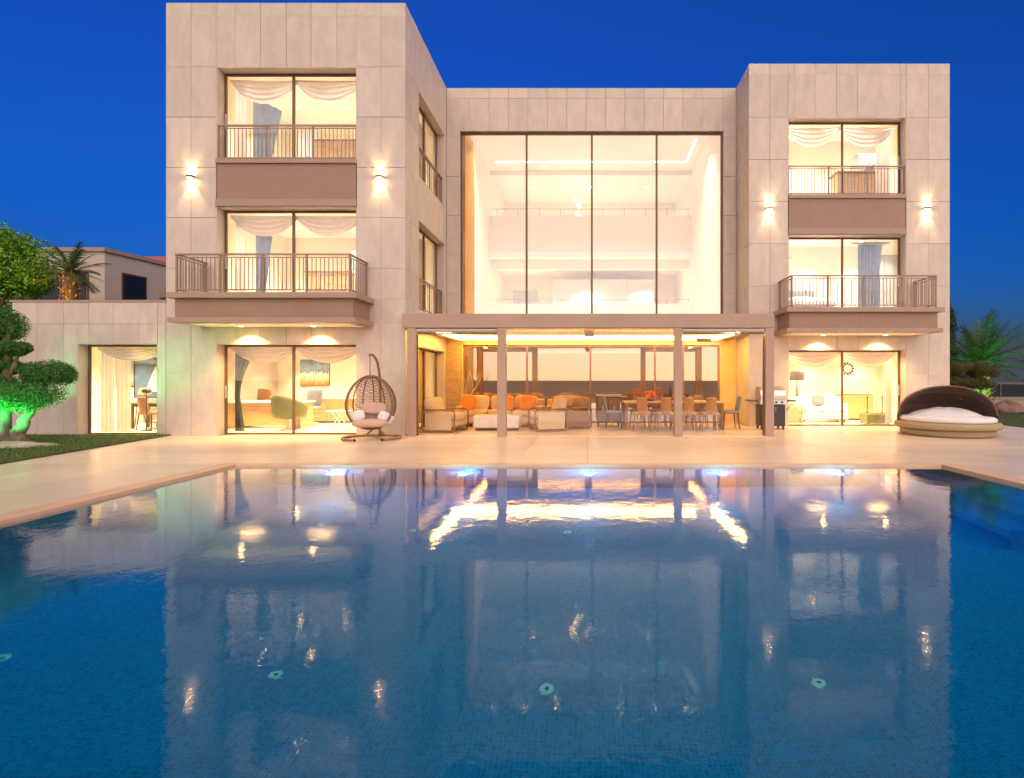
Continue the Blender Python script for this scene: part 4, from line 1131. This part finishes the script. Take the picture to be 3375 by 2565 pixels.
mi = thing('mirror', 'square smoky blue mirror on the left wall of the wing room', 'mirror', (-13.70, 16.2, 1.62))
MB().box(.0, .02, -.55, .55, -.45, .45).build('glass', 'blueglass', mi); MB().box(-.012, -.002, -.6, .6, -.5, .5).build('frame', 'wood_dark', mi)
pw = thing('sail_picture', 'framed picture of a pale sail on blue at the right of the wing window', 'painting', (-12.55, 15.35, .012))
MB().box(-.40, .40, .0, .03, .85, 1.95).build('canvas', 'sail_sky', pw)
MB().add([(-.1, -.006, 1.0), (.34, -.006, 1.0), (.2, -.006, 1.75), (-.1, .0, 1.0), (.34, .0, 1.0), (.2, .0, 1.75)], [(0, 1, 2), (5, 4, 3), (0, 3, 4, 1), (1, 4, 5, 2), (2, 5, 3, 0)]).build('sail', 'white_fab', pw)
b = MB(); b.box(-.43, -.402, -.01, .035, .82, 1.98); b.box(.402, .43, -.01, .035, .82, 1.98); b.box(-.40, .40, -.01, .035, .82, .848); b.box(-.40, .40, -.01, .035, 1.952, 1.98); b.build('frame', 'wood_dark', pw)
b = MB()
for s in (-1, 1): b.tube([(s * .35, .04, .84), (s * .3, -.12, 0)], .014, 6); b.tube([(s * .3, .04, .9), (s * .3, .28, 0)], .014, 6)
b.build('easel_leg', 'wood_dark', pw)

# left tower bedrooms
curtain('white swag curtain with a slate blue drape in the left top floor window', -8.92, -5.66, 8.90, .52, 13.5, 'sheer', 2, [(.02, .32, 2.25, .03)])
d2 = thing('curtain', 'slate blue side drape swept aside in the left top floor window', 'curtain', (-8.75, 13.8, 8.72))
def swp(u, v): return (.15 + .75 * u * (1 - .45 * v), .05 * math.sin(u * 22), -.1 - .35 * u * (1 - v) - 1.9 * v)
MB().grid(20, 16, swp).build('drape', 'blue_drape', d2, smooth=True)
curtain('white swag curtain with slate drape in the left middle floor window', -8.92, -5.66, 5.50, .45, 13.5, 'sheer', 2, [(.02, .30, 2.2, .03)])
d3 = thing('curtain', 'slim slate drape swept aside in the left middle floor window', 'curtain', (-8.6, 13.75, 5.35))
MB().grid(16, 14, lambda u, v: (.1 + .45 * u * (1 - .4 * v), .05 * math.sin(u * 18), -.1 - .25 * u * (1 - v) - 1.7 * v)).build('drape', 'blue_drape', d3, smooth=True)
def wardrobe(label, x, y, z, w_, h_, m, d=.5):
    r = thing('wardrobe', label, 'wardrobe', (x, y, z))
    MB().box(-w_ / 2, w_ / 2, -d / 2, d / 2, .06, h_).build('cabinet', m, r, bevel=.006); MB().box(-w_ / 2 + .04, w_ / 2 - .04, -d / 2 + .04, d / 2 - .02, 0, .058).build('plinth', 'wood_dark', r)
    for k in range(2):
        dd = MB().box(-w_ / 2 + .01 + k * w_ / 2, -.01 + k * w_ / 2, -d / 2 - .02, -d / 2 - .002, .09, h_ - .03).build('door', m, r, bevel=.004)
        MB().box((.03 if k else -.05), (.05 if k else -.03), -d / 2 - .035, -d / 2 - .021, h_ * .45, h_ * .55).build('handle', 'steel', dd)
wardrobe('pale grey wardrobe at the back of the left middle floor bedroom', -7.05, 17.25, 3.2, .9, 2.3, 'grey_lacquer')
wardrobe('tall narrow grey cabinet behind the left top floor railing', -8.0, 15.6, 6.6, .55, 1.85, 'grey_lacquer')
def dresser(label, x, y, z, w_, h_=.9):
    r = thing('dresser', label, 'dresser', (x, y, z))
    MB().box(-w_ / 2, w_ / 2, -.22, .22, h_ - .04, h_).build('top', 'wood', r); MB().box(-w_ / 2 + .02, w_ / 2 - .02, -.2, .2, .1, h_ - .042).build('cabinet', 'wood_light', r)
    for k in range(3): MB().box(-w_ / 2 + .04, w_ / 2 - .04, -.218, -.202, .13 + k * .24, .34 + k * .24).build('drawer', 'wood_light', r, bevel=.004)
    for s in (-1, 1): MB().box(s * (w_ / 2 - .06) - .025, s * (w_ / 2 - .06) + .025, -.18, .18, 0, .098).build('leg', 'wood', r)
dresser('wide oak dresser in the left top floor room', -6.6, 14.7, 6.6, 1.6, 1.25)
dresser('wide oak dresser in the left middle floor bedroom', -7.2, 15.0, 3.2, 1.2, 1.15)
def bed(label, x, y, z, w_=1.8):
    r = thing('bed', label, 'bed', (x, y, z))
    MB().box(-w_ / 2, w_ / 2, -1.0, 1.0, .12, .42).build('base', 'grey_fab', r, bevel=.02)
    MB().pillow((0, 0, .56), (w_ / 2 - .02, 1.0, .16), .3, .2).build('mattress', 'white_fab', r, smooth=True)
    MB().box(-w_ / 2 - .1, w_ / 2 + .1, 1.005, 1.1, .1, 1.25).build('headboard', 'grey_fab', r, bevel=.03)
    for s in (-1, 1): MB().pillow((s * .42, .72, .80), (.34, .12, .2), .6, .4, RX(R(-35))).build('pillow', 'white_fab', r, smooth=True)
    for s in (-1, 1):
        for t in (-1, 1): MB().box(s * (w_ / 2 - .1) - .03, s * (w_ / 2 - .1) + .03, t * .9 - .03, t * .9 + .03, 0, .118).build('leg', 'wood_dark', r)
bed('white bed with grey headboard in the right middle floor bedroom', 6.9, 17.6, 3.2)
# right tower rooms
curtain('blush double swag curtain over the right ground floor doors', 5.88, 9.14, 2.22, .42, 15.98, 'blush_sheer', 2, [(3.02, 3.24, 2.15, -.05)])
curtain('white swag curtain in the right top floor window', 5.88, 9.14, 8.90, .52, 16.0, 'sheer', 2, [(2.75, 3.2, 2.25, .04)])
d4 = thing('curtain', 'slate blue drape swept to the right in the right top floor window', 'curtain', (8.1, 16.6, 8.35))
MB().grid(18, 14, lambda u, v: (.1 + .7 * u * (1 - .3 * v), .05 * math.sin(u * 22), -.3 - .45 * (1 - u) * (1 - v) - 1.4 * v)).build('drape', 'blue_drape', d4, smooth=True)
curtain('slate grey drape at the right of the middle floor bedroom window', 7.9, 9.14, 5.5, .02, 16.1, 'sheer', 1, [(.25, 1.0, 2.25, .12)], dm='blue_drape')
sofa('sofa', 'white sofa with plaid cushions in the right ground floor sitting room', 7.45, 17.2, R(-8), 1.5, 'white_fab', 2, .85, z=.012)
cushion('grey plaid cushion on the white sofa in the sitting room', 7.35, 17.05, .72, 'grey_fab', R(-10), s=.19)
lounge_chair('armchair', 'cream armchair left of the white sofa in the sitting room', 6.35, 16.9, R(60), 'cream_fab', 'wood_light', .85, z=.012)
ft = thing('floor_lamp', 'tall lamp with charcoal drum shade behind the white sofa', 'floor lamp', (6.98, 17.85, .012))
MB().lathe([(.16, 0), (.15, .03), (.03, .05), (.035, .6), (.06, .8), (.02, 1.1), (.015, 1.35)], 16).build('base', 'grey_fab', ft, smooth=True)
MB().lathe([(.24, 1.32), (.22, 1.62)], 24).build('lamp_shade', 'shade', ft, smooth=True)
fp = thing('room_divider', 'low cream partition block at the back of the sitting room', 'divider', (8.75, 17.9, .012))
MB().box(-.75, .75, -.12, .12, .05, .86).build('block', 'cream_fab', fp, bevel=.02); MB().box(-.78, .78, -.15, .15, .862, .90).build('cap', 'white_lacquer', fp); MB().box(-.7, .7, -.1, .1, 0, .048).build('plinth', 'wood_dark', fp)
bx = thing('ottoman', 'dark olive square ottoman with a tray by the right glass door', 'ottoman', (8.82, 16.45, .012))
MB().box(-.36, .36, -.25, .25, .03, .30).build('body', 'green_leather', bx, bevel=.02, seg=2); MB().box(-.3, .3, -.2, .2, .302, .325).build('tray', 'wood', bx)
for sx in (-1, 1):
    for sy in (-1, 1): MB().box(sx * .3 - .02, sx * .3 + .02, sy * .2 - .02, sy * .2 + .02, 0, .029).build('foot', 'wood_dark', bx)
for x, s in ((8.62, 'left'), (9.08, 'right')):
    cs = thing('candlestick', 'tall dark candlestick on the ottoman tray, the %s of the pair' % s, 'candlestick', (x, 16.5, .337 if x < 9.1 else 0), 0, 'pair of candlesticks')
    MB().lathe([(.045, 0), (.04, .015), (.014, .03), (.012, .2), (.02, .22), (.012, .25), (.014, .44), (.035, .47), (.03, .48)], 12).build('stem', 'wood_dark', cs, smooth=True)
    MB().tube([(0, 0, .481), (0, 0, .55)], .011, 8).build('candle', 'orange_fab', cs)
ck = thing('wall_clock', 'ornate round black wall clock on the sitting room back wall', 'clock', (9.02, 18.585, 1.74))
b = MB(); b.tube([(.15 * math.cos(a), -.02, .15 * math.sin(a)) for a in [2 * PI * k / 28 for k in range(28)]], .018, 8, closed=True); b.build('rim', 'black', ck, smooth=True)
b = MB(); b.lathe([(.13, 0), (.13, .008)], 28); b.v = [(p[0], -p[2], p[1]) for p in b.v]; b.build('dial', 'white_lacquer', ck)
for k in range(12):
    a = k * PI / 6; MB().pillow((.20 * math.cos(a), -.015, .20 * math.sin(a)), (.035, .01, .035), 1, 1, nu=8, nv=6).build('petal', 'black', ck)
b = MB(); b.obox(T(.025, -.014, .02) @ RY(R(-40)), .08, .004, .008); b.obox(T(-.01, -.014, .04) @ RY(R(75)), .10, .004, .006); b.build('hand', 'black', ck)
wardrobe('grey wardrobe against the right wall of the right middle floor bedroom', 9.6, 17.6, 3.2, .9, 2.2, 'grey_lacquer')
wardrobe('slate grey cabinet at the right of the right top floor room', 9.0, 17.4, 6.6, .7, 2.0, 'grey_lacquer')
desk('oak desk behind the right top floor railing', 8.4, 16.7, 1.5, .6, 1.15, 'wood_light', 'wood', z=6.6)
av = thing('ceiling_vent', 'long slim air vent on the back wall of the right middle floor bedroom', 'vent', (6.8, 18.79, 5.62))
MB().box(-.42, .42, -.02, 0, -.05, .05).build('frame', 'white_lacquer', av)
for k in range(3): MB().box(-.39, .39, -.032, -.021, -.035 + k * .025, -.022 + k * .025).build('slat', 'grey_lacquer', av)
# side windows of the left tower and orange drapes of the hall
for z, lab in ((8.9, 'olive gold drape inside the upper side window of the left tower'), (5.5, 'olive gold drape inside the lower side window of the left tower'), (2.2, 'olive gold drape inside the pergola side door of the left tower')):
    r = thing('curtain', lab, 'curtain', (-4.95, 14.1, z))
    MB().grid(60, 8, lambda u, v: (.04 * math.sin(u * 60), 2.3 * u, -2.15 * v)).build('drape', 'gold_drape', r, smooth=True)
r = thing('pendant_lamp', 'cluster of small glass globes hanging over the upper hall gallery', 'pendant lamp', (-.45, 23.0, 9.895))
for k, (dx, l) in enumerate(((-.1, .7), (.08, 1.0), (0, 1.35), (.16, 1.5))):
    c = MB().tube([(dx, 0, 0), (dx, 0, -l)], .006, 5).build('cord', 'steel', r)
    MB().pillow((dx, 0, -l - .07), (.07, .07, .07), 1, 1, nu=12, nv=8).build('globe', 'bulb', c, smooth=True)
fr = thing('wall_art', 'square pale grey picture on the lower hall gallery wall', 'painting', (-3.0, 25.88, 4.9))
MB().box(-.6, .6, -.03, 0, -.75, .75).build('canvas', 'grey_lacquer', fr); MB().box(-.63, .63, -.02, .01, -.78, .78).build('frame', 'white_lacquer', fr)

# ------------------------------------------------------------------ inlets on the pool floor
def inlet(label, x, y):
    r = thing('floor_inlet', label, 'pool inlet', (x, y, -1.549), 0, 'round inlets on the pool floor')
    MB().lathe([(.050, 0), (.048, .010), (.042, .014), (.02, .014), (.018, .008)], 24).build('cover', 'plastic', r, smooth=True)
    MB().lathe([(.016, .006), (.016, .0095)], 12).build('nozzle', 'black', r)
inlet('round white pool floor inlet below the centre of the hall window reflection', -.28, 3.69)
inlet('round white pool floor inlet below the right tower reflection', 1.59, 3.69)
inlet('round white pool floor inlet below the left tower reflection', -2.16, 3.72)
inlet('round white pool floor inlet close to the left edge of the view', -4.03, 3.69)
inlet('small far pool floor inlet right of the egg chair reflection', -2.10, 6.43)
inlet('small far pool floor inlet below the middle of the pergola reflection', -.24, 6.43)
inlet('small far pool floor inlet below the right half of the pergola reflection', 1.62, 6.43)

# ------------------------------------------------------------------ garden: trees, palms, rocks, spots, walls, neighbours
def leafcloud(mb, c, r, n, size, shell=.6, rng=random, flat=0):
    for _ in range(n):
        z = rng.uniform(-1, 1); a = rng.uniform(0, 2 * PI); s = math.sqrt(1 - z * z)
        d = Vector((s * math.cos(a), s * math.sin(a), z))
        k = shell + (1 - shell) * rng.random() ** .5 + rng.uniform(-.08, .16)
        p = Vector((c[0] + d.x * r[0] * k, c[1] + d.y * r[1] * k, c[2] + d.z * r[2] * k))
        nrm = (d + Vector((rng.uniform(-.8, .8), rng.uniform(-.8, .8), rng.uniform(-.5, .9)))).normalized()
        t = nrm.cross(Vector((rng.uniform(-1, 1), rng.uniform(-1, 1), rng.uniform(-1, 1)))).normalized(); bb = nrm.cross(t)
        L_, W_ = size * rng.uniform(.7, 1.3), size * .42
        mb.add([p - t * L_ * .5, p + bb * W_ * .5 + nrm * .006, p + t * L_ * .5, p - bb * W_ * .5 + nrm * .006], [(0, 1, 2, 3)])
def lumpy(mb, c, r, n, size, lobes, rng, shell=.7):
    for k in range(lobes):
        z = rng.uniform(-.75, .85); a = rng.uniform(0, 2 * PI); s = math.sqrt(1 - z * z) * rng.uniform(.6, .95)
        lc = (c[0] + r[0] * s * math.cos(a) * .72, c[1] + r[1] * s * math.sin(a) * .72, c[2] + r[2] * z * .72)
        q = rng.uniform(.28, .46)
        leafcloud(mb, lc, (r[0] * q, r[1] * q, r[2] * q), n // lobes, size, shell, rng)
# ficus behind the wing
rng = random.Random(3)
ft = thing('ficus_tree', 'big round bright green tree rising behind the low wing at the left edge', 'tree', (-19.25, 17.2, 0))
b = MB(); lumpy(b, (0, 0, 4.95), (1.75, 1.6, 1.55), 26000, .115, 46, rng); b.build('crown', 'leaf_ficus', ft)
MB().tube([(0, 0, 0), (.05, 0, 1.5), (0, .05, 3), (.1, 0, 4.3)], [.22, .18, .15, .09], 10).build('trunk', 'bark', ft)
for p in ((.8, .2, 4.9), (-.7, -.3, 5.1), (.1, .6, 5.5), (-.2, -.7, 4.7)): MB().tube([(0, .05, 3), (p[0] * .5, p[1] * .5, 4.0), p], [.1, .07, .03], 7).build('limb', 'bark', ft)
hg = thing('shrub', 'dark leafy shrub below the big round tree beyond the end of the wing', 'shrub', (-16.9, 15.2, 0))
b = MB(); lumpy(b, (0, 0, 2.1), (1.5, 1.1, 1.75), 14000, .11, 24, rng); b.build('foliage', 'leaf_bonsai', hg)
MB().tube([(0, 0, 0), (.05, 0, 1.2), (0, 0, 2.2)], [.1, .08, .04], 8).build('stem', 'bark', hg)
# cloud pruned tree, left
def bonsai(label, loc, trunkpaths, pads, leaf='leaf_bonsai', n=6500, bark='bark', seed=1, size=.042):
    rng = random.Random(seed)
    r = thing('cloud_pruned_tree', label, 'tree', loc)
    for k, (pts, rad) in enumerate(trunkpaths):
        P = []
        for i in range(len(pts) - 1):
            for t in range(4):
                s = t / 4; a, c = Vector(pts[i]), Vector(pts[i + 1]); P.append(a + (c - a) * s)
        P.append(Vector(pts[-1])); m = len(P)
        P = [p + Vector((.02 * math.sin(i * 1.7 + k), .02 * math.cos(i * 1.3), 0)) for i, p in enumerate(P)]
        MB().tube(P, [rad[0] + (rad[1] - rad[0]) * (i / (m - 1)) ** .8 + .012 * math.sin(i * 2.3) for i in range(m)], 10).build('trunk' if k == 0 else 'limb', bark, r, smooth=True)
    for (c, rr) in pads:
        b = MB()
        for q in range(9):
            a = rng.uniform(0, 2 * PI); k = rng.uniform(.25, .62)
            leafcloud(b, (c[0] + rr[0] * k * math.cos(a), c[1] + rr[1] * k * math.sin(a), c[2] + rr[2] * rng.uniform(-.12, .25)),
                      (rr[0] * rng.uniform(.36, .56), rr[1] * .50, rr[2] * rng.uniform(.5, .9)), n // 9, size, .55, rng)
        b.build('foliage_pad', leaf, r)
    return r
bonsai('cloud pruned tree with layered pads lit green from below, on the left lawn', (-11.85, 11.15, 0),
       [([(-.02, 0, 0), (.06, 0, .35), (.2, .02, .62), (.28, 0, .95)], (.145, .06)), ([(-.1, .0, 0), (-.28, 0, .3), (-.30, .05, .8), (-.25, .05, 1.5), (-.2, 0, 2.1), (-.15, 0, 2.5)], (.13, .045)),
        ([(.2, .02, .6), (.55, 0, 1.05), (.62, 0, 1.4)], (.06, .03)), ([(-.25, .05, 1.3), (-.05, 0, 1.7), (.0, 0, 1.9)], (.05, .02)), ([(.0, 0, .1), (.3, .1, .02)], (.1, .03)), ([(.05, 0, .2), (.2, -.15, 0)], (.1, .04))],
       [((-.42, 0, 2.45), (.60, .5, .42)), ((-.20, 0, 2.0), (.36, .4, .17)), ((-.62, .1, 1.62), (.55, .5, .22)), ((.60, 0, 1.47), (.56, .5, .27)), ((.18, -.05, 1.02), (.98, .65, .36)), ((-.65, 0, 1.25), (.5, .5, .25))], n=11000, seed=4, size=.05)
b = MB(); random.seed(11)
rk = thing('garden_rock', 'flat pale rock edging at the foot of the cloud pruned tree', 'rock', (-11.55, 10.75, 0))
def rockmesh(sx, sy, sz, seed, n=18):
    rg = random.Random(seed); ph = [rg.uniform(0, 6) for _ in range(6)]
    def fn(u, v):
        a = 2 * PI * u; e = -PI / 2 + PI * v
        k = 1 + .13 * math.sin(3 * a + ph[0] + 2 * e) + .08 * math.sin(5 * a + ph[1] - 3 * e) + .06 * math.sin(9 * a + ph[2] + 5 * e)
        return (sx * math.cos(e) * math.cos(a) * k, sy * math.cos(e) * math.sin(a) * k, max(-.05, sz * math.sin(e) * k))
    return MB().grid(n * 2, n, fn)
rockmesh(.75, .35, .10, 2).build('stone', 'rock', rk, smooth=True)
rk2 = thing('garden_rock', 'second low pale rock at the left foot of the cloud pruned tree', 'rock', (-12.55, 10.9, 0))
rockmesh(.5, .3, .12, 5).build('stone', 'rock', rk2, smooth=True)
def garden_spot(label, loc, d, e, colr=(0.05, 1.0, 0.20), cone=115):
    r = thing('garden_spot', label, 'spotlight', loc)
    MB().tube([(0, 0, 0), (0, 0, .07)], .012, 6).build('stake', 'fixture', r)
    dv = Vector(d).normalized(); p = Vector((0, 0, .11))
    MB().tube([p - dv * .07, p + dv * .07], .05, 12).build('housing', 'fixture', r)
    MB().tube([p + dv * .0705, p + dv * .074], .042, 12).build('bulb', 'bulb_green', r)
    lamp('SPOT', r, p + dv * .09, dv, e, colr, .04, cone, .5)
garden_spot('small green garden spotlight standing in front of the cloud pruned tree', (-11.62, 10.42, .05), (.05, .5, .8), 55)
garden_spot('second green garden spotlight at the left of the cloud pruned tree trunk', (-12.45, 10.5, .05), (.45, .6, .6), 16, (.10, 1.0, .50), 80)
# palms
def palm(label, loc, h_, trunk_r, nf, L_, seed, trunkm='palm_bark', droop=.9, lean=(0, 0), stubs=True, up=1.0):
    rng = random.Random(seed)
    r = thing('palm_tree', label, 'palm tree', loc)
    pts = [(lean[0] * t * t, lean[1] * t * t, h_ * t) for t in [i / 10 for i in range(11)]]
    MB().tube(pts, [trunk_r * (1.15 - .35 * i / 10) for i in range(11)], 12).build('trunk', trunkm, r, smooth=True)
    if stubs:
        b = MB()
        for k in range(int(h_ * 34)):
            t = k / (h_ * 34); a = k * 2.4
            q = Vector((lean[0] * t * t, lean[1] * t * t, h_ * t)); d = Vector((math.cos(a), math.sin(a), .9))
            b.tube([q + Vector((d.x, d.y, 0)) * trunk_r * (1.1 - .35 * t) * .8, q + d * trunk_r * .75 + Vector((d.x, d.y, 0)) * trunk_r * .75], [.035, .02], 4)
        tag(b.build('leaf_stubs', trunkm, r), kind='stuff')
    top = Vector((lean[0], lean[1], h_))
    for k in range(nf):
        a = k * 2.39996 + rng.uniform(-.2, .2); el = R(78) - R(105) * (k / nf) ** .9 * up
        l = L_ * rng.uniform(.8, 1.1)
        d = Vector((math.cos(a) * math.cos(el), math.sin(a) * math.cos(el), math.sin(el)))
        stem = [top]; dd = d.copy()
        for i in range(8):
            dd = (dd + Vector((0, 0, -.035 * droop * (i + 1) / 2))).normalized(); stem.append(stem[-1] + dd * l / 8)
        b = MB(); b.tube(stem, [.016 * (1 - .1 * i) for i in range(9)], 4)
        side = d.cross(Vector((0, 0, 1))).normalized()
        for i in range(2, 34):
            t = i / 34 * 8; j = min(7, int(t)); p = stem[j] + (stem[j + 1] - stem[j]) * (t - j); tan = (stem[j + 1] - stem[j]).normalized()
            ll = l * .30 * math.sin(PI * (.12 + .80 * i / 34)) * rng.uniform(.8, 1.1)
            for s in (-1, 1):
                v = (side * s + tan * .75 + Vector((0, 0, rng.uniform(-.25, .15)))).normalized(); wv = tan * .016
                b.add([p - wv, p + wv, p + v * ll + Vector((0, 0, -.12 * ll))], [(0, 1, 2)])
        b.build('frond', 'leaf_palm', r)
    return r
palm('small palm with a warmly lit trunk behind the roof of the low wing', (-16.85, 17.5, 0), 4.85, .2, 22, 1.05, 5, droop=1.1)
def fan_spot():
    r = thing('trunk_spot', 'small warm uplight at the foot of the palm behind the wing', 'spotlight', (-16.7, 16.95, 0))
    MB().tube([(0, 0, 2.2), (0, 0, 2.32)], .05, 10).build('housing', 'fixture', r); MB().tube([(0, 0, 0), (0, 0, 2.2)], .02, 6).build('stake', 'fixture', r)
    lamp('SPOT', r, (0, 0, 2.36), (-.1, .42, 2.2), 90, (1.0, .45, .08), .04, 60, .5)
fan_spot()
palm('spiky green palm lit from below beyond the right corner of the villa', (13.75, 18.8, 0), 2.0, .22, 34, 1.75, 8, droop=.45, up=.85)
palm('second palm with a short patterned trunk, half hidden behind the daybed', (14.9, 20.2, 0), 1.9, .26, 26, 1.7, 12, droop=.7)
palm('palm reaching in from the right edge of the garden', (18.4, 20.5, 0), 2.1, .2, 24, 1.6, 17, droop=.9)
garden_spot('green garden spotlight under the palms at the right of the villa', (13.2, 17.6, 0), (.2, .5, .9), 60)
bonsai('cloud pruned olive green tree with round pads beside the right corner of the villa', (12.05, 17.0, 0),
       [([(0, 0, 0), (.05, 0, .4), (.12, 0, .85), (.1, 0, 1.4)], (.09, .04)), ([(.1, 0, .6), (.4, 0, .9), (.55, 0, 1.25)], (.05, .03)), ([(.05, 0, .5), (-.3, 0, .9), (-.4, 0, 1.2)], (.05, .03))],
       [((-.35, 0, 1.72), (.46, .45, .24)), ((.52, 0, 1.62), (.52, .5, .30)), ((-.30, 0, 1.30), (.46, .4, .19)), ((.38, -.05, 1.22), (.42, .4, .2))], 'leaf_olive', 9000, seed=9, size=.045)
cp = thing('cypress_tree', 'dark slim cypress close behind the right corner of the villa', 'tree', (14.55, 21.6, 0))
b = MB()
for k in range(60):
    t = k / 60; leafcloud(b, (random.uniform(-.1, .1), random.uniform(-.1, .1), .6 + 4.0 * t), (.42 * (1 - t * .85) + .04, .42 * (1 - t * .85) + .04, .25), 130, .10, .6)
b.build('crown', 'leaf_dark', cp); MB().tube([(0, 0, 0), (0, 0, 4.2)], [.1, .03], 8).build('trunk', 'bark', cp)
# low wall, glass fence and rocks at the right
gw = thing('garden_wall', 'low beige rendered garden wall at the end of the right lawn', 'wall', (20, 24.2, 0))
MB().box(-9, 10, -.12, .12, -.02, .50).build('wall', 'wallbeige', gw); MB().box(-9.02, 10.02, -.16, .16, .502, .55).build('coping', 'wallbeige', gw)
gf = thing('glass_fence', 'dark teal glass fence along the top of the garden wall', 'fence', (20, 24.2, .55))
for k in range(10):
    x = -8.9 + k * 1.88
    MB().box(x, x + .05, -.03, .03, 0, .62).build('post', 'bronze', gf)
    MB().box(x + .055, x + 1.875, -.006, .006, .04, .60).build('pane', 'glass_teal', gf)
MB().box(-8.9, 9.9, -.025, .025, .622, .65).build('handrail', 'bronze', gf)
for x, y, s, lab in ((17.4, 22.3, (.75, .5, .42), 'large reddish rock on the right lawn in front of the garden wall'), (19.0, 22.2, (.8, .4, .22), 'low flat reddish rock right of the large one on the lawn'), (16.3, 22.7, (.4, .3, .2), 'small reddish rock left of the large one on the lawn')):
    k = thing('garden_rock', lab, 'rock', (x, y, 0)); rockmesh(*s, int(x * 7)).build('stone', 'rock_red', k, smooth=True)
# houses behind at the left
nh = thing('neighbour_house', 'stone upper house with dark unlit windows behind the low wing', 'house', (-21, 24, 0))
def npart(b, name, m): 
    o = b.build(name, m, nh); o.location = (21, -24, 0); return o
npart(MB().prism([(-24.2, 22), (-19.8, 22), (-18.8, 29.7), (-18.8, 32), (-24.2, 32)], 0, 6.6), 'wall', 'house_far')
npart(MB().prism([(-24.3, 21.9), (-19.72, 21.9), (-18.7, 29.68), (-18.7, 32), (-24.3, 32)], 6.603, 6.76), 'roof_edge', 'taupe_lip')
for x0, x1 in ((-22.7, -21.55), (-21.35, -20.45)):
    f = npart(MB().box(x0, x1, 21.93, 21.998, 3.6, 5.8), 'window', 'bronze'); o = MB().box(x0 + .06, x1 - .06, 21.915, 21.929, 3.66, 5.74).build('pane', 'dark_glass', f)
d = Vector((1.0, 7.7, 0)).normalized(); ang = math.atan2(d.y, d.x)
for t0, hh, zz, nm_ in ((1.25, 2.6, 4.6, 'window'),):
    f = MB().obox(T(-19.8 + d.x * t0 + d.y * .02, 22 + d.y * t0 - d.x * .02, zz), 1, 1, 1); f = MB().obox(T(-19.8 + d.x * t0, 22 + d.y * t0, zz) @ RZ(ang), 1.1, .06, hh)
    f = npart(f, 'window', 'bronze')
    MB().obox(T(-19.8 + d.x * t0, 22 + d.y * t0, zz) @ RZ(ang) @ T(0, -.04, 0), 0.98, .03, hh - .14).build('pane', 'dark_glass', f)
npart(MB().obox(T(-19.8 + d.x * 2.6, 22 + d.y * 2.6, 5.3) @ RZ(ang) @ T(0, -.13, 0), .32, .24, .42), 'wall_unit', 'wallbeige')
th = thing('tiled_house', 'far house with a red tiled roof just showing beside the left tower', 'house', (-34, 42, 0))
MB().box(-3.5, 3.5, -3, 3, 0, 9.6).build('wall', 'house_far', th)
b = MB(); b.add([(-4, -3.6, 9.6), (4, -3.6, 9.6), (4, 3.6, 9.6), (-4, 3.6, 9.6), (-2, 0, 11), (2, 0, 11)], [(0, 1, 5, 4), (1, 2, 5), (2, 3, 4, 5), (3, 0, 4), (3, 2, 1, 0)]); b.build('roof', 'roof_tile', th)
